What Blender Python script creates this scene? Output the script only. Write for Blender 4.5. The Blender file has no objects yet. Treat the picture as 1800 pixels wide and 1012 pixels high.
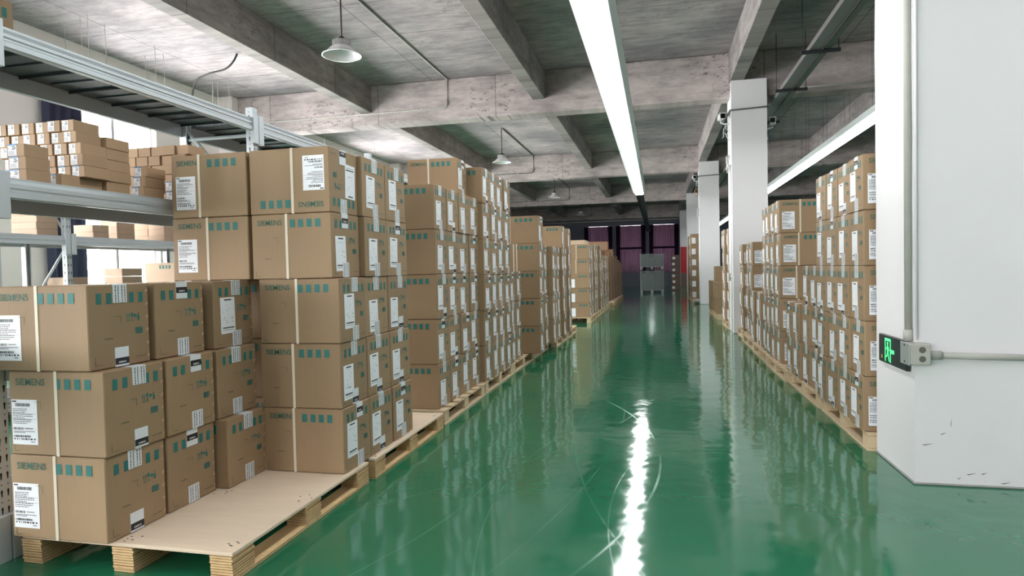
import bpy, bmesh, math, random
from mathutils import Matrix, Vector
random.seed(7)
SC = bpy.context.scene
COL = SC.collection
R = math.radians

# ------------------------------------------------------------------ camera
cd = bpy.data.cameras.new('camera')
cd.sensor_fit = 'HORIZONTAL'; cd.sensor_width = 36.0
cd.lens = 36.0 * 1126.0 / 1800.0
cd.clip_start = 0.05; cd.clip_end = 300
cam = bpy.data.objects.new('camera', cd); COL.objects.link(cam)
rot = Matrix.Rotation(0.224117, 4, 'Z') @ Matrix.Rotation(math.pi/2 - 0.028730, 4, 'X') @ Matrix.Rotation(-0.022, 4, 'Z')
cam.matrix_world = Matrix.Translation((0, 0, 1.2)) @ rot
SC.camera = cam

# ------------------------------------------------------------------ sky, exposure
world = bpy.data.worlds.new('overcast_sky'); SC.world = world
world.use_nodes = True
bg = world.node_tree.nodes['Background']
bg.inputs[0].default_value = (1.0, 0.955, 0.93, 1)
bg.inputs[1].default_value = 38.0
SC.view_settings.view_transform = 'Standard'
SC.view_settings.look = 'None'
SC.view_settings.exposure = 0.0
SC.view_settings.gamma = 1.0
SC.view_settings.use_curve_mapping = False
STRIP_POWER = 15.0

# left-hand daylight windows (wall x = -8.85) and end-wall windows (y = 40.6)
WINDOWS_LEFT = [(yc - .85, yc + .85) for yc in (-4.3, 0.1, 4.5, 9.15, 13.3, 17.7, 22.1)]
WZ0, WZ1 = 0.95, 3.95
WINDOWS_ADDED = [(-8.2, -6.5), (-5.2, -3.5)]   # unseen windows added in the wall behind the camera to brighten the left bay
WINDOWS_END = [(-4.26, -2.95), (-2.28, -.93), (-.27, 1.05)]

def portal(name, loc, rotation, sx, sy):
    l = bpy.data.lights.new(name, 'AREA'); l.shape = 'RECTANGLE'; l.size = sx; l.size_y = sy
    l.cycles.is_portal = True
    o = bpy.data.objects.new(name, l); COL.objects.link(o); o.location = loc; o.rotation_euler = rotation
for a, b in WINDOWS_LEFT:
    portal('window_portal', (-8.98, (a+b)/2, (WZ0+WZ1)/2), (0, R(-90), 0), WZ1-WZ0, b-a)
for a, b in WINDOWS_END:
    portal('window_portal', ((a+b)/2, 40.72, 2.35), (R(-90), 0, 0), b-a, 2.9)

for a, b in WINDOWS_ADDED:  # daylight through the added windows, out of view
    portal('window_portal', ((a+b)/2, -8.87, 2.35), (R(90), 0, 0), b-a, 2.9)

# ------------------------------------------------------------------ materials
MATS = {}
def lin(r, g, b):
    f = lambda c: (c/255/12.92) if c <= 10 else ((c/255+.055)/1.055)**2.4
    return (f(r), f(g), f(b), 1)
def mat(name, rgb, rough=.6, metal=0.0, spec=.5, noise=None, bump=None, emit=None, trans=None, coat=0):
    if name in MATS: return MATS[name]
    m = bpy.data.materials.new(name); m.use_nodes = True
    nt = m.node_tree; p = nt.nodes['Principled BSDF']
    c = lin(*rgb)
    p.inputs['Base Color'].default_value = c
    p.inputs['Roughness'].default_value = rough
    p.inputs['Metallic'].default_value = metal
    p.inputs['Specular IOR Level'].default_value = spec
    p.inputs['Coat Weight'].default_value = coat
    if noise:
        sc, amt = noise[0], noise[1]
        tc = nt.nodes.new('ShaderNodeTexCoord'); n = nt.nodes.new('ShaderNodeTexNoise')
        mp = nt.nodes.new('ShaderNodeMapping')
        if len(noise) > 2: mp.inputs['Scale'].default_value = noise[2]
        n.inputs['Scale'].default_value = sc; n.inputs['Detail'].default_value = 5
        nt.links.new(tc.outputs['Object'], mp.inputs[0]); nt.links.new(mp.outputs[0], n.inputs['Vector'])
        r = nt.nodes.new('ShaderNodeMix'); r.data_type = 'RGBA'
        r.inputs[6].default_value = tuple(x*(1-amt) for x in c[:3]) + (1,)
        r.inputs[7].default_value = tuple(min(1, x*(1+amt)) for x in c[:3]) + (1,)
        nt.links.new(n.outputs['Fac'], r.inputs[0]); nt.links.new(r.outputs[2], p.inputs['Base Color'])
        if bump:
            b = nt.nodes.new('ShaderNodeBump'); b.inputs['Strength'].default_value = bump; b.inputs['Distance'].default_value = .01
            nt.links.new(n.outputs['Fac'], b.inputs['Height']); nt.links.new(b.outputs[0], p.inputs['Normal'])
    if emit:
        p.inputs['Emission Color'].default_value = tuple(emit[0]) + (1,); p.inputs['Emission Strength'].default_value = emit[1]
    if trans: p.inputs['Transmission Weight'].default_value = trans
    MATS[name] = m
    return m

def kraft(name, rgb):
    """kraft board: per-box tint, faint vertical fluting and blotches"""
    m = bpy.data.materials.new(name); m.use_nodes = True; nt = m.node_tree; N = nt.nodes; L = nt.links
    p = N['Principled BSDF']; p.inputs['Roughness'].default_value = .62; p.inputs['Specular IOR Level'].default_value = .35
    c = lin(*rgb)
    tc = N.new('ShaderNodeTexCoord'); oi = N.new('ShaderNodeObjectInfo')
    n1 = N.new('ShaderNodeTexNoise'); n1.inputs['Scale'].default_value = 3.5; n1.inputs['Detail'].default_value = 4
    mp = N.new('ShaderNodeMapping'); mp.inputs['Scale'].default_value = (160, 160, 2)
    n2 = N.new('ShaderNodeTexNoise'); n2.inputs['Scale'].default_value = 1.0; n2.inputs['Detail'].default_value = 2
    L.new(tc.outputs['Object'], n1.inputs['Vector']); L.new(tc.outputs['Object'], mp.inputs[0]); L.new(mp.outputs[0], n2.inputs['Vector'])
    a = N.new('ShaderNodeMath'); a.operation = 'MULTIPLY_ADD'; a.inputs[1].default_value = .22; a.inputs[2].default_value = .89
    L.new(n1.outputs['Fac'], a.inputs[0])
    b = N.new('ShaderNodeMath'); b.operation = 'MULTIPLY_ADD'; b.inputs[1].default_value = .10; b.inputs[2].default_value = .95
    L.new(n2.outputs['Fac'], b.inputs[0])
    d = N.new('ShaderNodeMath'); d.operation = 'MULTIPLY_ADD'; d.inputs[1].default_value = .14; d.inputs[2].default_value = .93
    L.new(oi.outputs['Random'], d.inputs[0])
    e = N.new('ShaderNodeMath'); e.operation = 'MULTIPLY'; L.new(a.outputs[0], e.inputs[0]); L.new(b.outputs[0], e.inputs[1])
    f = N.new('ShaderNodeMath'); f.operation = 'MULTIPLY'; L.new(e.outputs[0], f.inputs[0]); L.new(d.outputs[0], f.inputs[1])
    v = N.new('ShaderNodeVectorMath'); v.operation = 'SCALE'; v.inputs[0].default_value = c[:3]
    L.new(f.outputs[0], v.inputs['Scale']); L.new(v.outputs[0], p.inputs['Base Color'])
    bu = N.new('ShaderNodeBump'); bu.inputs['Strength'].default_value = .05; bu.inputs['Distance'].default_value = .004
    L.new(n2.outputs['Fac'], bu.inputs['Height']); L.new(bu.outputs[0], p.inputs['Normal'])
    MATS[name] = m
    return m

def concrete(name, rgb, axes, bw, bh, flake=0.5, tint2=None, line=.5):
    """board-marked concrete: sheet joints, streaks, pock marks and flaking patches"""
    m = bpy.data.materials.new(name); m.use_nodes = True; nt = m.node_tree; N = nt.nodes; L = nt.links
    p = N['Principled BSDF']; p.inputs['Roughness'].default_value = .82; p.inputs['Specular IOR Level'].default_value = .25
    c = lin(*rgb)
    tc = N.new('ShaderNodeTexCoord'); sep = N.new('ShaderNodeSeparateXYZ'); com = N.new('ShaderNodeCombineXYZ')
    L.new(tc.outputs['Object'], sep.inputs[0])
    L.new(sep.outputs[axes[0]], com.inputs[0]); L.new(sep.outputs[axes[1]], com.inputs[1])
    mpb = N.new('ShaderNodeMapping'); mpb.inputs['Location'].default_value = (.55, .3, 0); L.new(com.outputs[0], mpb.inputs[0])
    br = N.new('ShaderNodeTexBrick'); br.offset = .0; br.inputs['Scale'].default_value = 1; br.inputs['Brick Width'].default_value = bw
    br.inputs['Row Height'].default_value = bh; br.inputs['Mortar Size'].default_value = .011; br.inputs['Mortar Smooth'].default_value = .3
    br.inputs['Color1'].default_value = (1.04, 1.04, 1.04, 1); br.inputs['Color2'].default_value = (.86, .86, .87, 1)
    br.inputs['Mortar'].default_value = (line, line, line, 1)
    L.new(mpb.outputs[0], br.inputs['Vector'])
    mp = N.new('ShaderNodeMapping'); mp.inputs['Scale'].default_value = (1.5, 5, 1)
    L.new(com.outputs[0], mp.inputs[0])
    st = N.new('ShaderNodeTexNoise'); st.inputs['Scale'].default_value = 1.3; st.inputs['Detail'].default_value = 12; st.inputs['Roughness'].default_value = .74
    L.new(mp.outputs[0], st.inputs['Vector'])
    sr = N.new('ShaderNodeValToRGB'); sr.color_ramp.elements[0].position = .30; sr.color_ramp.elements[0].color = (.55, .55, .56, 1)
    sr.color_ramp.elements[1].position = .62; sr.color_ramp.elements[1].color = (1.12, 1.12, 1.12, 1)
    L.new(st.outputs['Fac'], sr.inputs[0])
    bl = N.new('ShaderNodeTexNoise'); bl.inputs['Scale'].default_value = .55; bl.inputs['Detail'].default_value = 4
    L.new(com.outputs[0], bl.inputs['Vector'])
    fine = N.new('ShaderNodeTexNoise'); fine.inputs['Scale'].default_value = 7.5; fine.inputs['Detail'].default_value = 6; fine.inputs['Roughness'].default_value = .75
    mp2 = N.new('ShaderNodeMapping'); mp2.inputs['Scale'].default_value = (1, 1.9, 1)
    L.new(com.outputs[0], mp2.inputs[0]); L.new(mp2.outputs[0], fine.inputs['Vector'])
    pa = N.new('ShaderNodeTexNoise'); pa.inputs['Scale'].default_value = .8; pa.inputs['Detail'].default_value = 2
    mp3 = N.new('ShaderNodeMapping'); mp3.inputs['Location'].default_value = (7.3, 2.1, 4); L.new(com.outputs[0], mp3.inputs[0]); L.new(mp3.outputs[0], pa.inputs['Vector'])
    fr = N.new('ShaderNodeMapRange'); fr.inputs[1].default_value = .555; fr.inputs[2].default_value = .60; L.new(fine.outputs['Fac'], fr.inputs[0])
    pr = N.new('ShaderNodeMapRange'); pr.inputs[1].default_value = .49; pr.inputs[2].default_value = .62; L.new(pa.outputs['Fac'], pr.inputs[0])
    fm = N.new('ShaderNodeMath'); fm.operation = 'MULTIPLY'; L.new(fr.outputs[0], fm.inputs[0]); L.new(pr.outputs[0], fm.inputs[1])
    def mul(a, b):
        x = N.new('ShaderNodeMix'); x.data_type = 'RGBA'; x.blend_type = 'MULTIPLY'; x.inputs[0].default_value = 1
        L.new(a, x.inputs[6]); L.new(b, x.inputs[7]); return x.outputs[2]
    base = N.new('ShaderNodeMix'); base.data_type = 'RGBA'
    base.inputs[6].default_value = c; base.inputs[7].default_value = lin(*(tint2 or [int(x*.86) for x in rgb]))
    br2 = N.new('ShaderNodeMapRange'); br2.inputs[1].default_value = .38; br2.inputs[2].default_value = .62; L.new(bl.outputs['Fac'], br2.inputs[0])
    L.new(br2.outputs[0], base.inputs[0])
    o = mul(mul(base.outputs[2], br.outputs['Color']), sr.outputs[0])
    fl = N.new('ShaderNodeMix'); fl.data_type = 'RGBA'; fl.inputs[7].default_value = tuple(x*.3 for x in c[:3]) + (1,)
    fk = N.new('ShaderNodeMath'); fk.operation = 'MULTIPLY'; fk.inputs[1].default_value = flake; L.new(fm.outputs[0], fk.inputs[0])
    L.new(fk.outputs[0], fl.inputs[0]); L.new(o, fl.inputs[6]); L.new(fl.outputs[2], p.inputs['Base Color'])
    bu = N.new('ShaderNodeBump'); bu.inputs['Strength'].default_value = .25; bu.inputs['Distance'].default_value = .01
    L.new(st.outputs['Fac'], bu.inputs['Height']); L.new(bu.outputs[0], p.inputs['Normal'])
    MATS[name] = m
    return m

def floor_material():
    m = bpy.data.materials.new('green_epoxy'); m.use_nodes = True; nt = m.node_tree; N = nt.nodes; L = nt.links
    p = N['Principled BSDF']
    tc = N.new('ShaderNodeTexCoord'); sep = N.new('ShaderNodeSeparateXYZ'); L.new(tc.outputs['Object'], sep.inputs[0])
    n = N.new('ShaderNodeTexNoise'); n.inputs['Scale'].default_value = .6; n.inputs['Detail'].default_value = 5; L.new(tc.outputs['Object'], n.inputs['Vector'])
    base = N.new('ShaderNodeMix'); base.data_type = 'RGBA'; base.inputs[6].default_value = lin(28, 104, 73); base.inputs[7].default_value = lin(40, 122, 90)
    L.new(n.outputs['Fac'], base.inputs[0])
    # tyre arcs: thin rings broken up by noise
    brk = N.new('ShaderNodeTexNoise'); brk.inputs['Scale'].default_value = 1.3; brk.inputs['Detail'].default_value = 3; L.new(tc.outputs['Object'], brk.inputs['Vector'])
    def M(op, a, b=None, c=None):
        x = N.new('ShaderNodeMath'); x.operation = op
        for i, v in enumerate((a, b, c)):
            if v is None: continue
            if isinstance(v, (int, float)): x.inputs[i].default_value = v
            else: L.new(v, x.inputs[i])
        return x.outputs[0]
    total = None
    arcs = [(-3.6, 4.0, 3.60, .010, 1.0), (-4.3, 3.6, 3.35, .006, .5), (3.4, 3.4, 4.25, .006, .5), (3.2, 3.2, 3.45, .005, .5),
            (-2.4, 7.2, 2.35, .008, .55), (2.6, 8.6, 2.75, .007, .45), (-6.0, 7.0, 6.05, .006, .5), (5.5, 5.0, 6.1, .006, .4),
            (-1.2, 9.5, 1.5, .008, .4), (1.8, 6.4, 2.05, .005, .4), (-.6, 13.5, 1.4, .01, .4), (-9.0, 5.0, 8.72, .006, .4)]
    for cx, cy, r, w, a in arcs:
        dx = M('SUBTRACT', sep.outputs[0], cx); dy = M('SUBTRACT', sep.outputs[1], cy)
        d = M('SQRT', M('ADD', M('MULTIPLY', dx, dx), M('MULTIPLY', dy, dy)))
        e = M('ABSOLUTE', M('SUBTRACT', d, r))
        k = M('MULTIPLY', M('MAXIMUM', M('SUBTRACT', 1.0, M('DIVIDE', e, w)), 0.0), a)
        total = k if total is None else M('MAXIMUM', total, k)
    # straight fine scuffs
    mp = N.new('ShaderNodeMapping'); mp.inputs['Scale'].default_value = (22, .8, 1); mp.inputs['Rotation'].default_value = (0, 0, R(12)); L.new(tc.outputs['Object'], mp.inputs[0])
    sn = N.new('ShaderNodeTexNoise'); sn.inputs['Scale'].default_value = 1; sn.inputs['Detail'].default_value = 3; L.new(mp.outputs[0], sn.inputs['Vector'])
    sm = N.new('ShaderNodeMapRange'); sm.inputs[1].default_value = .70; sm.inputs[2].default_value = .78; L.new(sn.outputs['Fac'], sm.inputs[0])
    mp2 = N.new('ShaderNodeMapping'); mp2.inputs['Scale'].default_value = (1.2, 26, 1); mp2.inputs['Rotation'].default_value = (0, 0, R(-22)); L.new(tc.outputs['Object'], mp2.inputs[0])
    sn2 = N.new('ShaderNodeTexNoise'); sn2.inputs['Scale'].default_value = 1; sn2.inputs['Detail'].default_value = 3; L.new(mp2.outputs[0], sn2.inputs['Vector'])
    sm2 = N.new('ShaderNodeMapRange'); sm2.inputs[1].default_value = .71; sm2.inputs[2].default_value = .79; L.new(sn2.outputs['Fac'], sm2.inputs[0])
    brr = N.new('ShaderNodeMapRange'); brr.inputs[1].default_value = .36; brr.inputs[2].default_value = .62; L.new(brk.outputs['Fac'], brr.inputs[0])
    tot = M('MAXIMUM', M('MULTIPLY', total, brr.outputs[0]), M('MULTIPLY', M('MAXIMUM', sm.outputs[0], sm2.outputs[0]), .08))
    fac = M('MULTIPLY', tot, .55)
    mx = N.new('ShaderNodeMix'); mx.data_type = 'RGBA'; L.new(fac, mx.inputs[0]); L.new(base.outputs[2], mx.inputs[6]); mx.inputs[7].default_value = lin(125, 185, 160)
    L.new(mx.outputs[2], p.inputs['Base Color'])
    rr = M('MULTIPLY_ADD', tot, .22, .085); L.new(rr, p.inputs['Roughness'])
    p.inputs['Specular IOR Level'].default_value = .8
    w1 = N.new('ShaderNodeTexNoise'); w1.inputs['Scale'].default_value = 4.2; w1.inputs['Detail'].default_value = 2; L.new(tc.outputs['Object'], w1.inputs['Vector'])
    w2 = N.new('ShaderNodeTexNoise'); w2.inputs['Scale'].default_value = 60; w2.inputs['Detail'].default_value = 2; L.new(tc.outputs['Object'], w2.inputs['Vector'])
    h = M('ADD', w1.outputs['Fac'], M('MULTIPLY', w2.outputs['Fac'], .012))
    bu = N.new('ShaderNodeBump'); bu.inputs['Strength'].default_value = .28; bu.inputs['Distance'].default_value = .012
    L.new(h, bu.inputs['Height']); L.new(bu.outputs[0], p.inputs['Normal'])
    MATS['green_epoxy'] = m
    return m

def curtain_material(name, rgb, tr):
    m = bpy.data.materials.new(name); m.use_nodes = True; nt = m.node_tree; N = nt.nodes; L = nt.links
    out = N['Material Output']; N.remove(N['Principled BSDF'])
    d = N.new('ShaderNodeBsdfDiffuse'); t = N.new('ShaderNodeBsdfTranslucent'); mx = N.new('ShaderNodeMixShader')
    d.inputs[0].default_value = lin(*rgb); t.inputs[0].default_value = lin(*rgb); mx.inputs[0].default_value = tr
    L.new(d.outputs[0], mx.inputs[1]); L.new(t.outputs[0], mx.inputs[2]); L.new(mx.outputs[0], out.inputs[0])
    MATS[name] = m
    return m

def clear_material(name, rgb, gloss, op=0.0):
    m = bpy.data.materials.new(name); m.use_nodes = True; nt = m.node_tree; N = nt.nodes; L = nt.links
    out = N['Material Output']; N.remove(N['Principled BSDF'])
    t = N.new('ShaderNodeBsdfTransparent'); t.inputs[0].default_value = lin(*rgb)
    g = N.new('ShaderNodeBsdfGlossy'); g.inputs['Roughness'].default_value = .06
    mx = N.new('ShaderNodeMixShader'); mx.inputs[0].default_value = gloss
    L.new(t.outputs[0], mx.inputs[1]); L.new(g.outputs[0], mx.inputs[2])
    last = mx.outputs[0]
    if op:
        dd = N.new('ShaderNodeBsdfDiffuse'); dd.inputs[0].default_value = lin(190, 200, 200)
        m2 = N.new('ShaderNodeMixShader'); m2.inputs[0].default_value = op
        L.new(last, m2.inputs[1]); L.new(dd.outputs[0], m2.inputs[2]); last = m2.outputs[0]
    L.new(last, out.inputs[0])
    MATS[name] = m
    return m

floor_material()
def ply_material():
    m = bpy.data.materials.new('plywood_edge'); m.use_nodes = True; nt = m.node_tree; N = nt.nodes; L = nt.links
    p = N['Principled BSDF']; p.inputs['Roughness'].default_value = .75
    tc = N.new('ShaderNodeTexCoord'); w = N.new('ShaderNodeTexWave'); w.bands_direction = 'Z'; w.inputs['Scale'].default_value = 29; w.inputs['Distortion'].default_value = 1.2; w.inputs['Detail'].default_value = 3
    n = N.new('ShaderNodeTexNoise'); n.inputs['Scale'].default_value = 30; n.inputs['Detail'].default_value = 4
    mx = N.new('ShaderNodeMix'); mx.data_type = 'RGBA'; mx.inputs[6].default_value = lin(138, 100, 62); mx.inputs[7].default_value = lin(226, 194, 146)
    m2 = N.new('ShaderNodeMath'); m2.operation = 'MULTIPLY_ADD'; m2.inputs[1].default_value = .6
    m3 = N.new('ShaderNodeMath'); m3.operation = 'MULTIPLY'; m3.inputs[1].default_value = .55
    L.new(tc.outputs['Object'], w.inputs['Vector']); L.new(tc.outputs['Object'], n.inputs['Vector'])
    L.new(n.outputs['Fac'], m3.inputs[0]); L.new(w.outputs['Fac'], m2.inputs[0]); L.new(m3.outputs[0], m2.inputs[2]); L.new(m2.outputs[0], mx.inputs[0]); L.new(mx.outputs[2], p.inputs['Base Color'])
    MATS['plywood_edge'] = m
ply_material()
kraft('kraft', (152, 127, 99)); kraft('kraft_small', (176, 146, 116)); kraft('kraft_pale', (198, 172, 148))
concrete('slab_concrete', (196, 186, 188), ('X', 'Y'), 1.83, 1.22, flake=.6, tint2=(152, 148, 151), line=.5)
concrete('beam_concrete_x', (202, 191, 189), ('X', 'Z'), 2.4, 3.0, flake=.95, tint2=(166, 157, 156), line=.55)
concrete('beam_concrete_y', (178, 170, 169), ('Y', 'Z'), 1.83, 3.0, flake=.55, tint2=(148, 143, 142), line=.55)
mat('white_paint', (229, 228, 232), .55, noise=(2.2, .035), bump=.06)
mat('wall_white', (250, 241, 241), .8, noise=(1.5, .03))
mat('wall_dark', (104, 108, 122), .8, noise=(1.1, .10))
mat('wall_grey', (150, 150, 150), .85, noise=(1.1, .08))
mat('teal_ink', (34, 112, 108), .6); mat('green_ink', (46, 96, 80), .6); mat('faint_ink', (98, 92, 66), .6); mat('black_ink', (28, 28, 32), .55)
mat('label_paper', (236, 239, 246), .5); mat('seal_tape', (222, 226, 232), .3); mat('strap_plastic', (216, 206, 188), .45); mat('staple_metal', (214, 176, 140), .35, .6)
mat('blue_tape', (86, 142, 190), .4)
mat('plywood_top', (218, 198, 176), .6, noise=(4, .10, (1, 6, 1)), bump=.1)
mat('plywood_edge', (196, 160, 112), .75, noise=(9, .28, (2, 2, 30)), bump=.2)
mat('pine', (204, 182, 150), .65, noise=(5, .16, (1, 6, 1)), bump=.1)
mat('rack_grey', (196, 204, 210), .35, .25, noise=(3, .04)); mat('rack_shadow', (74, 80, 88), .45, .3); mat('slot_dark', (28, 30, 34), .7)
mat('deck_steel', (72, 77, 82), .32, .5, noise=(2, .08))
mat('lamp_alu', (206, 206, 206), .32, .75); mat('lamp_inner', (236, 236, 240), .25, .3); mat('rod_brown', (62, 42, 38), .6); mat('dark_metal', (58, 60, 64), .45, .5)
mat('conduit_grey', (176, 176, 170), .5, noise=(12, .10)); mat('conduit_dark', (96, 98, 92), .6); mat('tray_grey', (140, 138, 138), .45, .4)
mat('housing', (216, 224, 226), .45); mat('lens', (255, 255, 255), .5, emit=((.985, 1.0, .99), STRIP_POWER)); mat('trunk_dark', (70, 76, 84), .5, .3)
mat('sign_black', (44, 50, 54), .35); mat('exit_green', (60, 230, 120), .5, emit=((.12, 1.0, .35), 1.1)); mat('exit_dark_green', (16, 70, 40), .5)
mat('steel_plate', (206, 210, 214), .35, .6); mat('cam_white', (226, 226, 228), .4); mat('cam_black', (16, 17, 18), .15); mat('wire_blue', (60, 96, 134), .5); mat('wire_white', (228, 228, 228), .5); mat('wire_black', (34, 32, 32), .6); mat('wire_yellow', (176, 150, 88), .6)
mat('fire_red', (188, 22, 34), .4); mat('alu_frame', (210, 212, 214), .4, .4)
mat('brown_board', (138, 104, 80), .75, noise=(5, .15, (1, 1, .3))); mat('dark_carton', (112, 88, 78), .7, noise=(4, .12)); mat('grey_wrap_core', (92, 98, 98), .6, noise=(6, .3)); mat('wire_cage', (150, 154, 152), .4, .6)
curtain_material('purple_curtain', (132, 104, 126), .15); curtain_material('dark_curtain', (38, 28, 44), .08); curtain_material('navy_curtain', (74, 78, 98), .12)
clear_material('window_glass', (250, 252, 252), .05); clear_material('stretch_film', (225, 232, 232), .16, .10)

# ------------------------------------------------------------------ mesh helpers
class MB:
    def __init__(s): s.v = []; s.f = []
    def poly(s, pts):
        i = len(s.v); s.v += [tuple(p) for p in pts]; s.f.append(tuple(range(i, i+len(pts)))); return s
    def box(s, x0, x1, y0, y1, z0, z1):
        i = len(s.v)
        s.v += [(x, y, z) for z in (z0, z1) for y in (y0, y1) for x in (x0, x1)]
        for f in ((0, 2, 3, 1), (4, 5, 7, 6), (0, 1, 5, 4), (2, 6, 7, 3), (0, 4, 6, 2), (1, 3, 7, 5)): s.f.append(tuple(i+k for k in f))
        return s
    def cbox(s, x0, x1, y0, y1, z0, z1, c=.003):
        i = len(s.v); idx = {}
        for a, x in enumerate((x0, x1)):
            for b, y in enumerate((y0, y1)):
                for d, z in enumerate((z0, z1)):
                    xi = x + (c if a == 0 else -c); yi = y + (c if b == 0 else -c); zi = z + (c if d == 0 else -c)
                    for k, p in enumerate(((x, yi, zi), (xi, y, zi), (xi, yi, z))):
                        idx[a, b, d, k] = len(s.v); s.v.append(p)
        g = lambda a, b, d, k: idx[a, b, d, k]
        for a in (0, 1): s.f.append((g(a,0,0,0), g(a,1,0,0), g(a,1,1,0), g(a,0,1,0)))
        for b in (0, 1): s.f.append((g(0,b,0,1), g(1,b,0,1), g(1,b,1,1), g(0,b,1,1)))
        for d in (0, 1): s.f.append((g(0,0,d,2), g(1,0,d,2), g(1,1,d,2), g(0,1,d,2)))
        for b in (0, 1):
            for d in (0, 1): s.f.append((g(0,b,d,1), g(1,b,d,1), g(1,b,d,2), g(0,b,d,2)))
        for a in (0, 1):
            for d in (0, 1): s.f.append((g(a,0,d,0), g(a,1,d,0), g(a,1,d,2), g(a,0,d,2)))
        for a in (0, 1):
            for b in (0, 1): s.f.append((g(a,b,0,0), g(a,b,1,0), g(a,b,1,1), g(a,b,0,1)))
        for a in (0, 1):
            for b in (0, 1):
                for d in (0, 1): s.f.append((g(a,b,d,0), g(a,b,d,1), g(a,b,d,2)))
        return s
    def tube(s, pts, r, n=8):
        pts = [Vector(p) for p in pts]; rings = []
        up = Vector((0, 0, 1))
        for k, p in enumerate(pts):
            t = (pts[min(k+1, len(pts)-1)] - pts[max(k-1, 0)]).normalized()
            a = t.cross(up)
            if a.length < .05: a = t.cross(Vector((1, 0, 0)))
            a.normalize(); b = t.cross(a)
            i = len(s.v)
            s.v += [tuple(p + r*(math.cos(2*math.pi*j/n)*a + math.sin(2*math.pi*j/n)*b)) for j in range(n)]
            rings.append(i)
        for A, B in zip(rings, rings[1:]):
            for j in range(n): s.f.append((A+j, A+(j+1) % n, B+(j+1) % n, B+j))
        s.f.append(tuple(rings[0]+j for j in range(n))); s.f.append(tuple(rings[-1]+j for j in range(n)))
        return s
    def lathe(s, prof, n=28, cx=0, cy=0):
        rings = []
        for r, z in prof:
            i = len(s.v); s.v += [(cx+r*math.cos(2*math.pi*j/n), cy+r*math.sin(2*math.pi*j/n), z) for j in range(n)]; rings.append(i)
        for A, B in zip(rings, rings[1:]):
            for j in range(n): s.f.append((A+j, A+(j+1) % n, B+(j+1) % n, B+j))
        return s
    def extrude(s, prof, y0, y1, axis='Y'):
        """prof: closed list of (a, z); runs along y (or x)"""
        P = (lambda a, z, t: (a, t, z)) if axis == 'Y' else (lambda a, z, t: (t, a, z))
        i = len(s.v); n = len(prof)
        s.v += [P(a, z, y0) for a, z in prof] + [P(a, z, y1) for a, z in prof]
        for j in range(n): s.f.append((i+j, i+(j+1) % n, i+n+(j+1) % n, i+n+j))
        s.f.append(tuple(i+j for j in range(n))); s.f.append(tuple(i+n+j for j in range(n)))
        return s
    def mesh(s, name, material, smooth=False, recalc=True):
        me = bpy.data.meshes.new(name); me.from_pydata(s.v, [], s.f)
        if recalc:
            bm = bmesh.new(); bm.from_mesh(me); bmesh.ops.recalc_face_normals(bm, faces=bm.faces); bm.to_mesh(me); bm.free()
        if material: me.materials.append(MATS[material])
        if smooth: me.polygons.foreach_set('use_smooth', [True]*len(me.polygons))
        me.update(); return me

def link(name, me, parent=None, loc=None, rot=None, **props):
    o = bpy.data.objects.new(name, me); COL.objects.link(o)
    if parent: o.parent = parent
    if loc: o.location = loc
    if rot: o.rotation_euler = rot
    for k, v in props.items(): o[k] = v
    return o
def thing(name, label, cat, loc=(0, 0, 0), rz=0, group=None):
    o = link(name, None, None, loc, (0, 0, rz), label=label, category=cat)
    o.empty_display_size = .1
    if group: o['group'] = group
    return o
def struct(name, mb, material, parent=None, label=None, **kw):
    o = link(name, mb.mesh(name, material, **kw), parent)
    if not parent: o['kind'] = 'structure'
    if label: o['label'] = label
    return o
ONES = ['zeroth', 'first', 'second', 'third', 'fourth', 'fifth', 'sixth', 'seventh', 'eighth', 'ninth', 'tenth', 'eleventh', 'twelfth', 'thirteenth', 'fourteenth', 'fifteenth', 'sixteenth', 'seventeenth', 'eighteenth', 'nineteenth']
TENS = {2: 'twenty', 3: 'thirty', 4: 'forty', 5: 'fifty'}
def ordinal(n):
    if n < 20: return ONES[n]
    t, o = divmod(n, 10)
    return TENS[t] + '-' + ONES[o] if o else TENS[t][:-1] + 'ieth'

def text_faces(body, size):
    cu = bpy.data.curves.new('text', 'FONT'); cu.body = body; cu.size = size; cu.resolution_u = 2; cu.offset = .012
    cu.align_x = 'LEFT'; cu.align_y = 'BOTTOM_BASELINE'
    o = bpy.data.objects.new('text', cu); COL.objects.link(o)
    bpy.context.view_layer.update()
    me = bpy.data.meshes.new_from_object(o.evaluated_get(bpy.context.evaluated_depsgraph_get()))
    out = ([tuple(v.co[:2]) for v in me.vertices], [tuple(p.vertices) for p in me.polygons])
    bpy.data.objects.remove(o); bpy.data.curves.remove(cu); bpy.data.meshes.remove(me)
    return out
TXT = text_faces('SIEMENS', 1.0)
TXT_W = max(v[0] for v in TXT[0])

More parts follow.
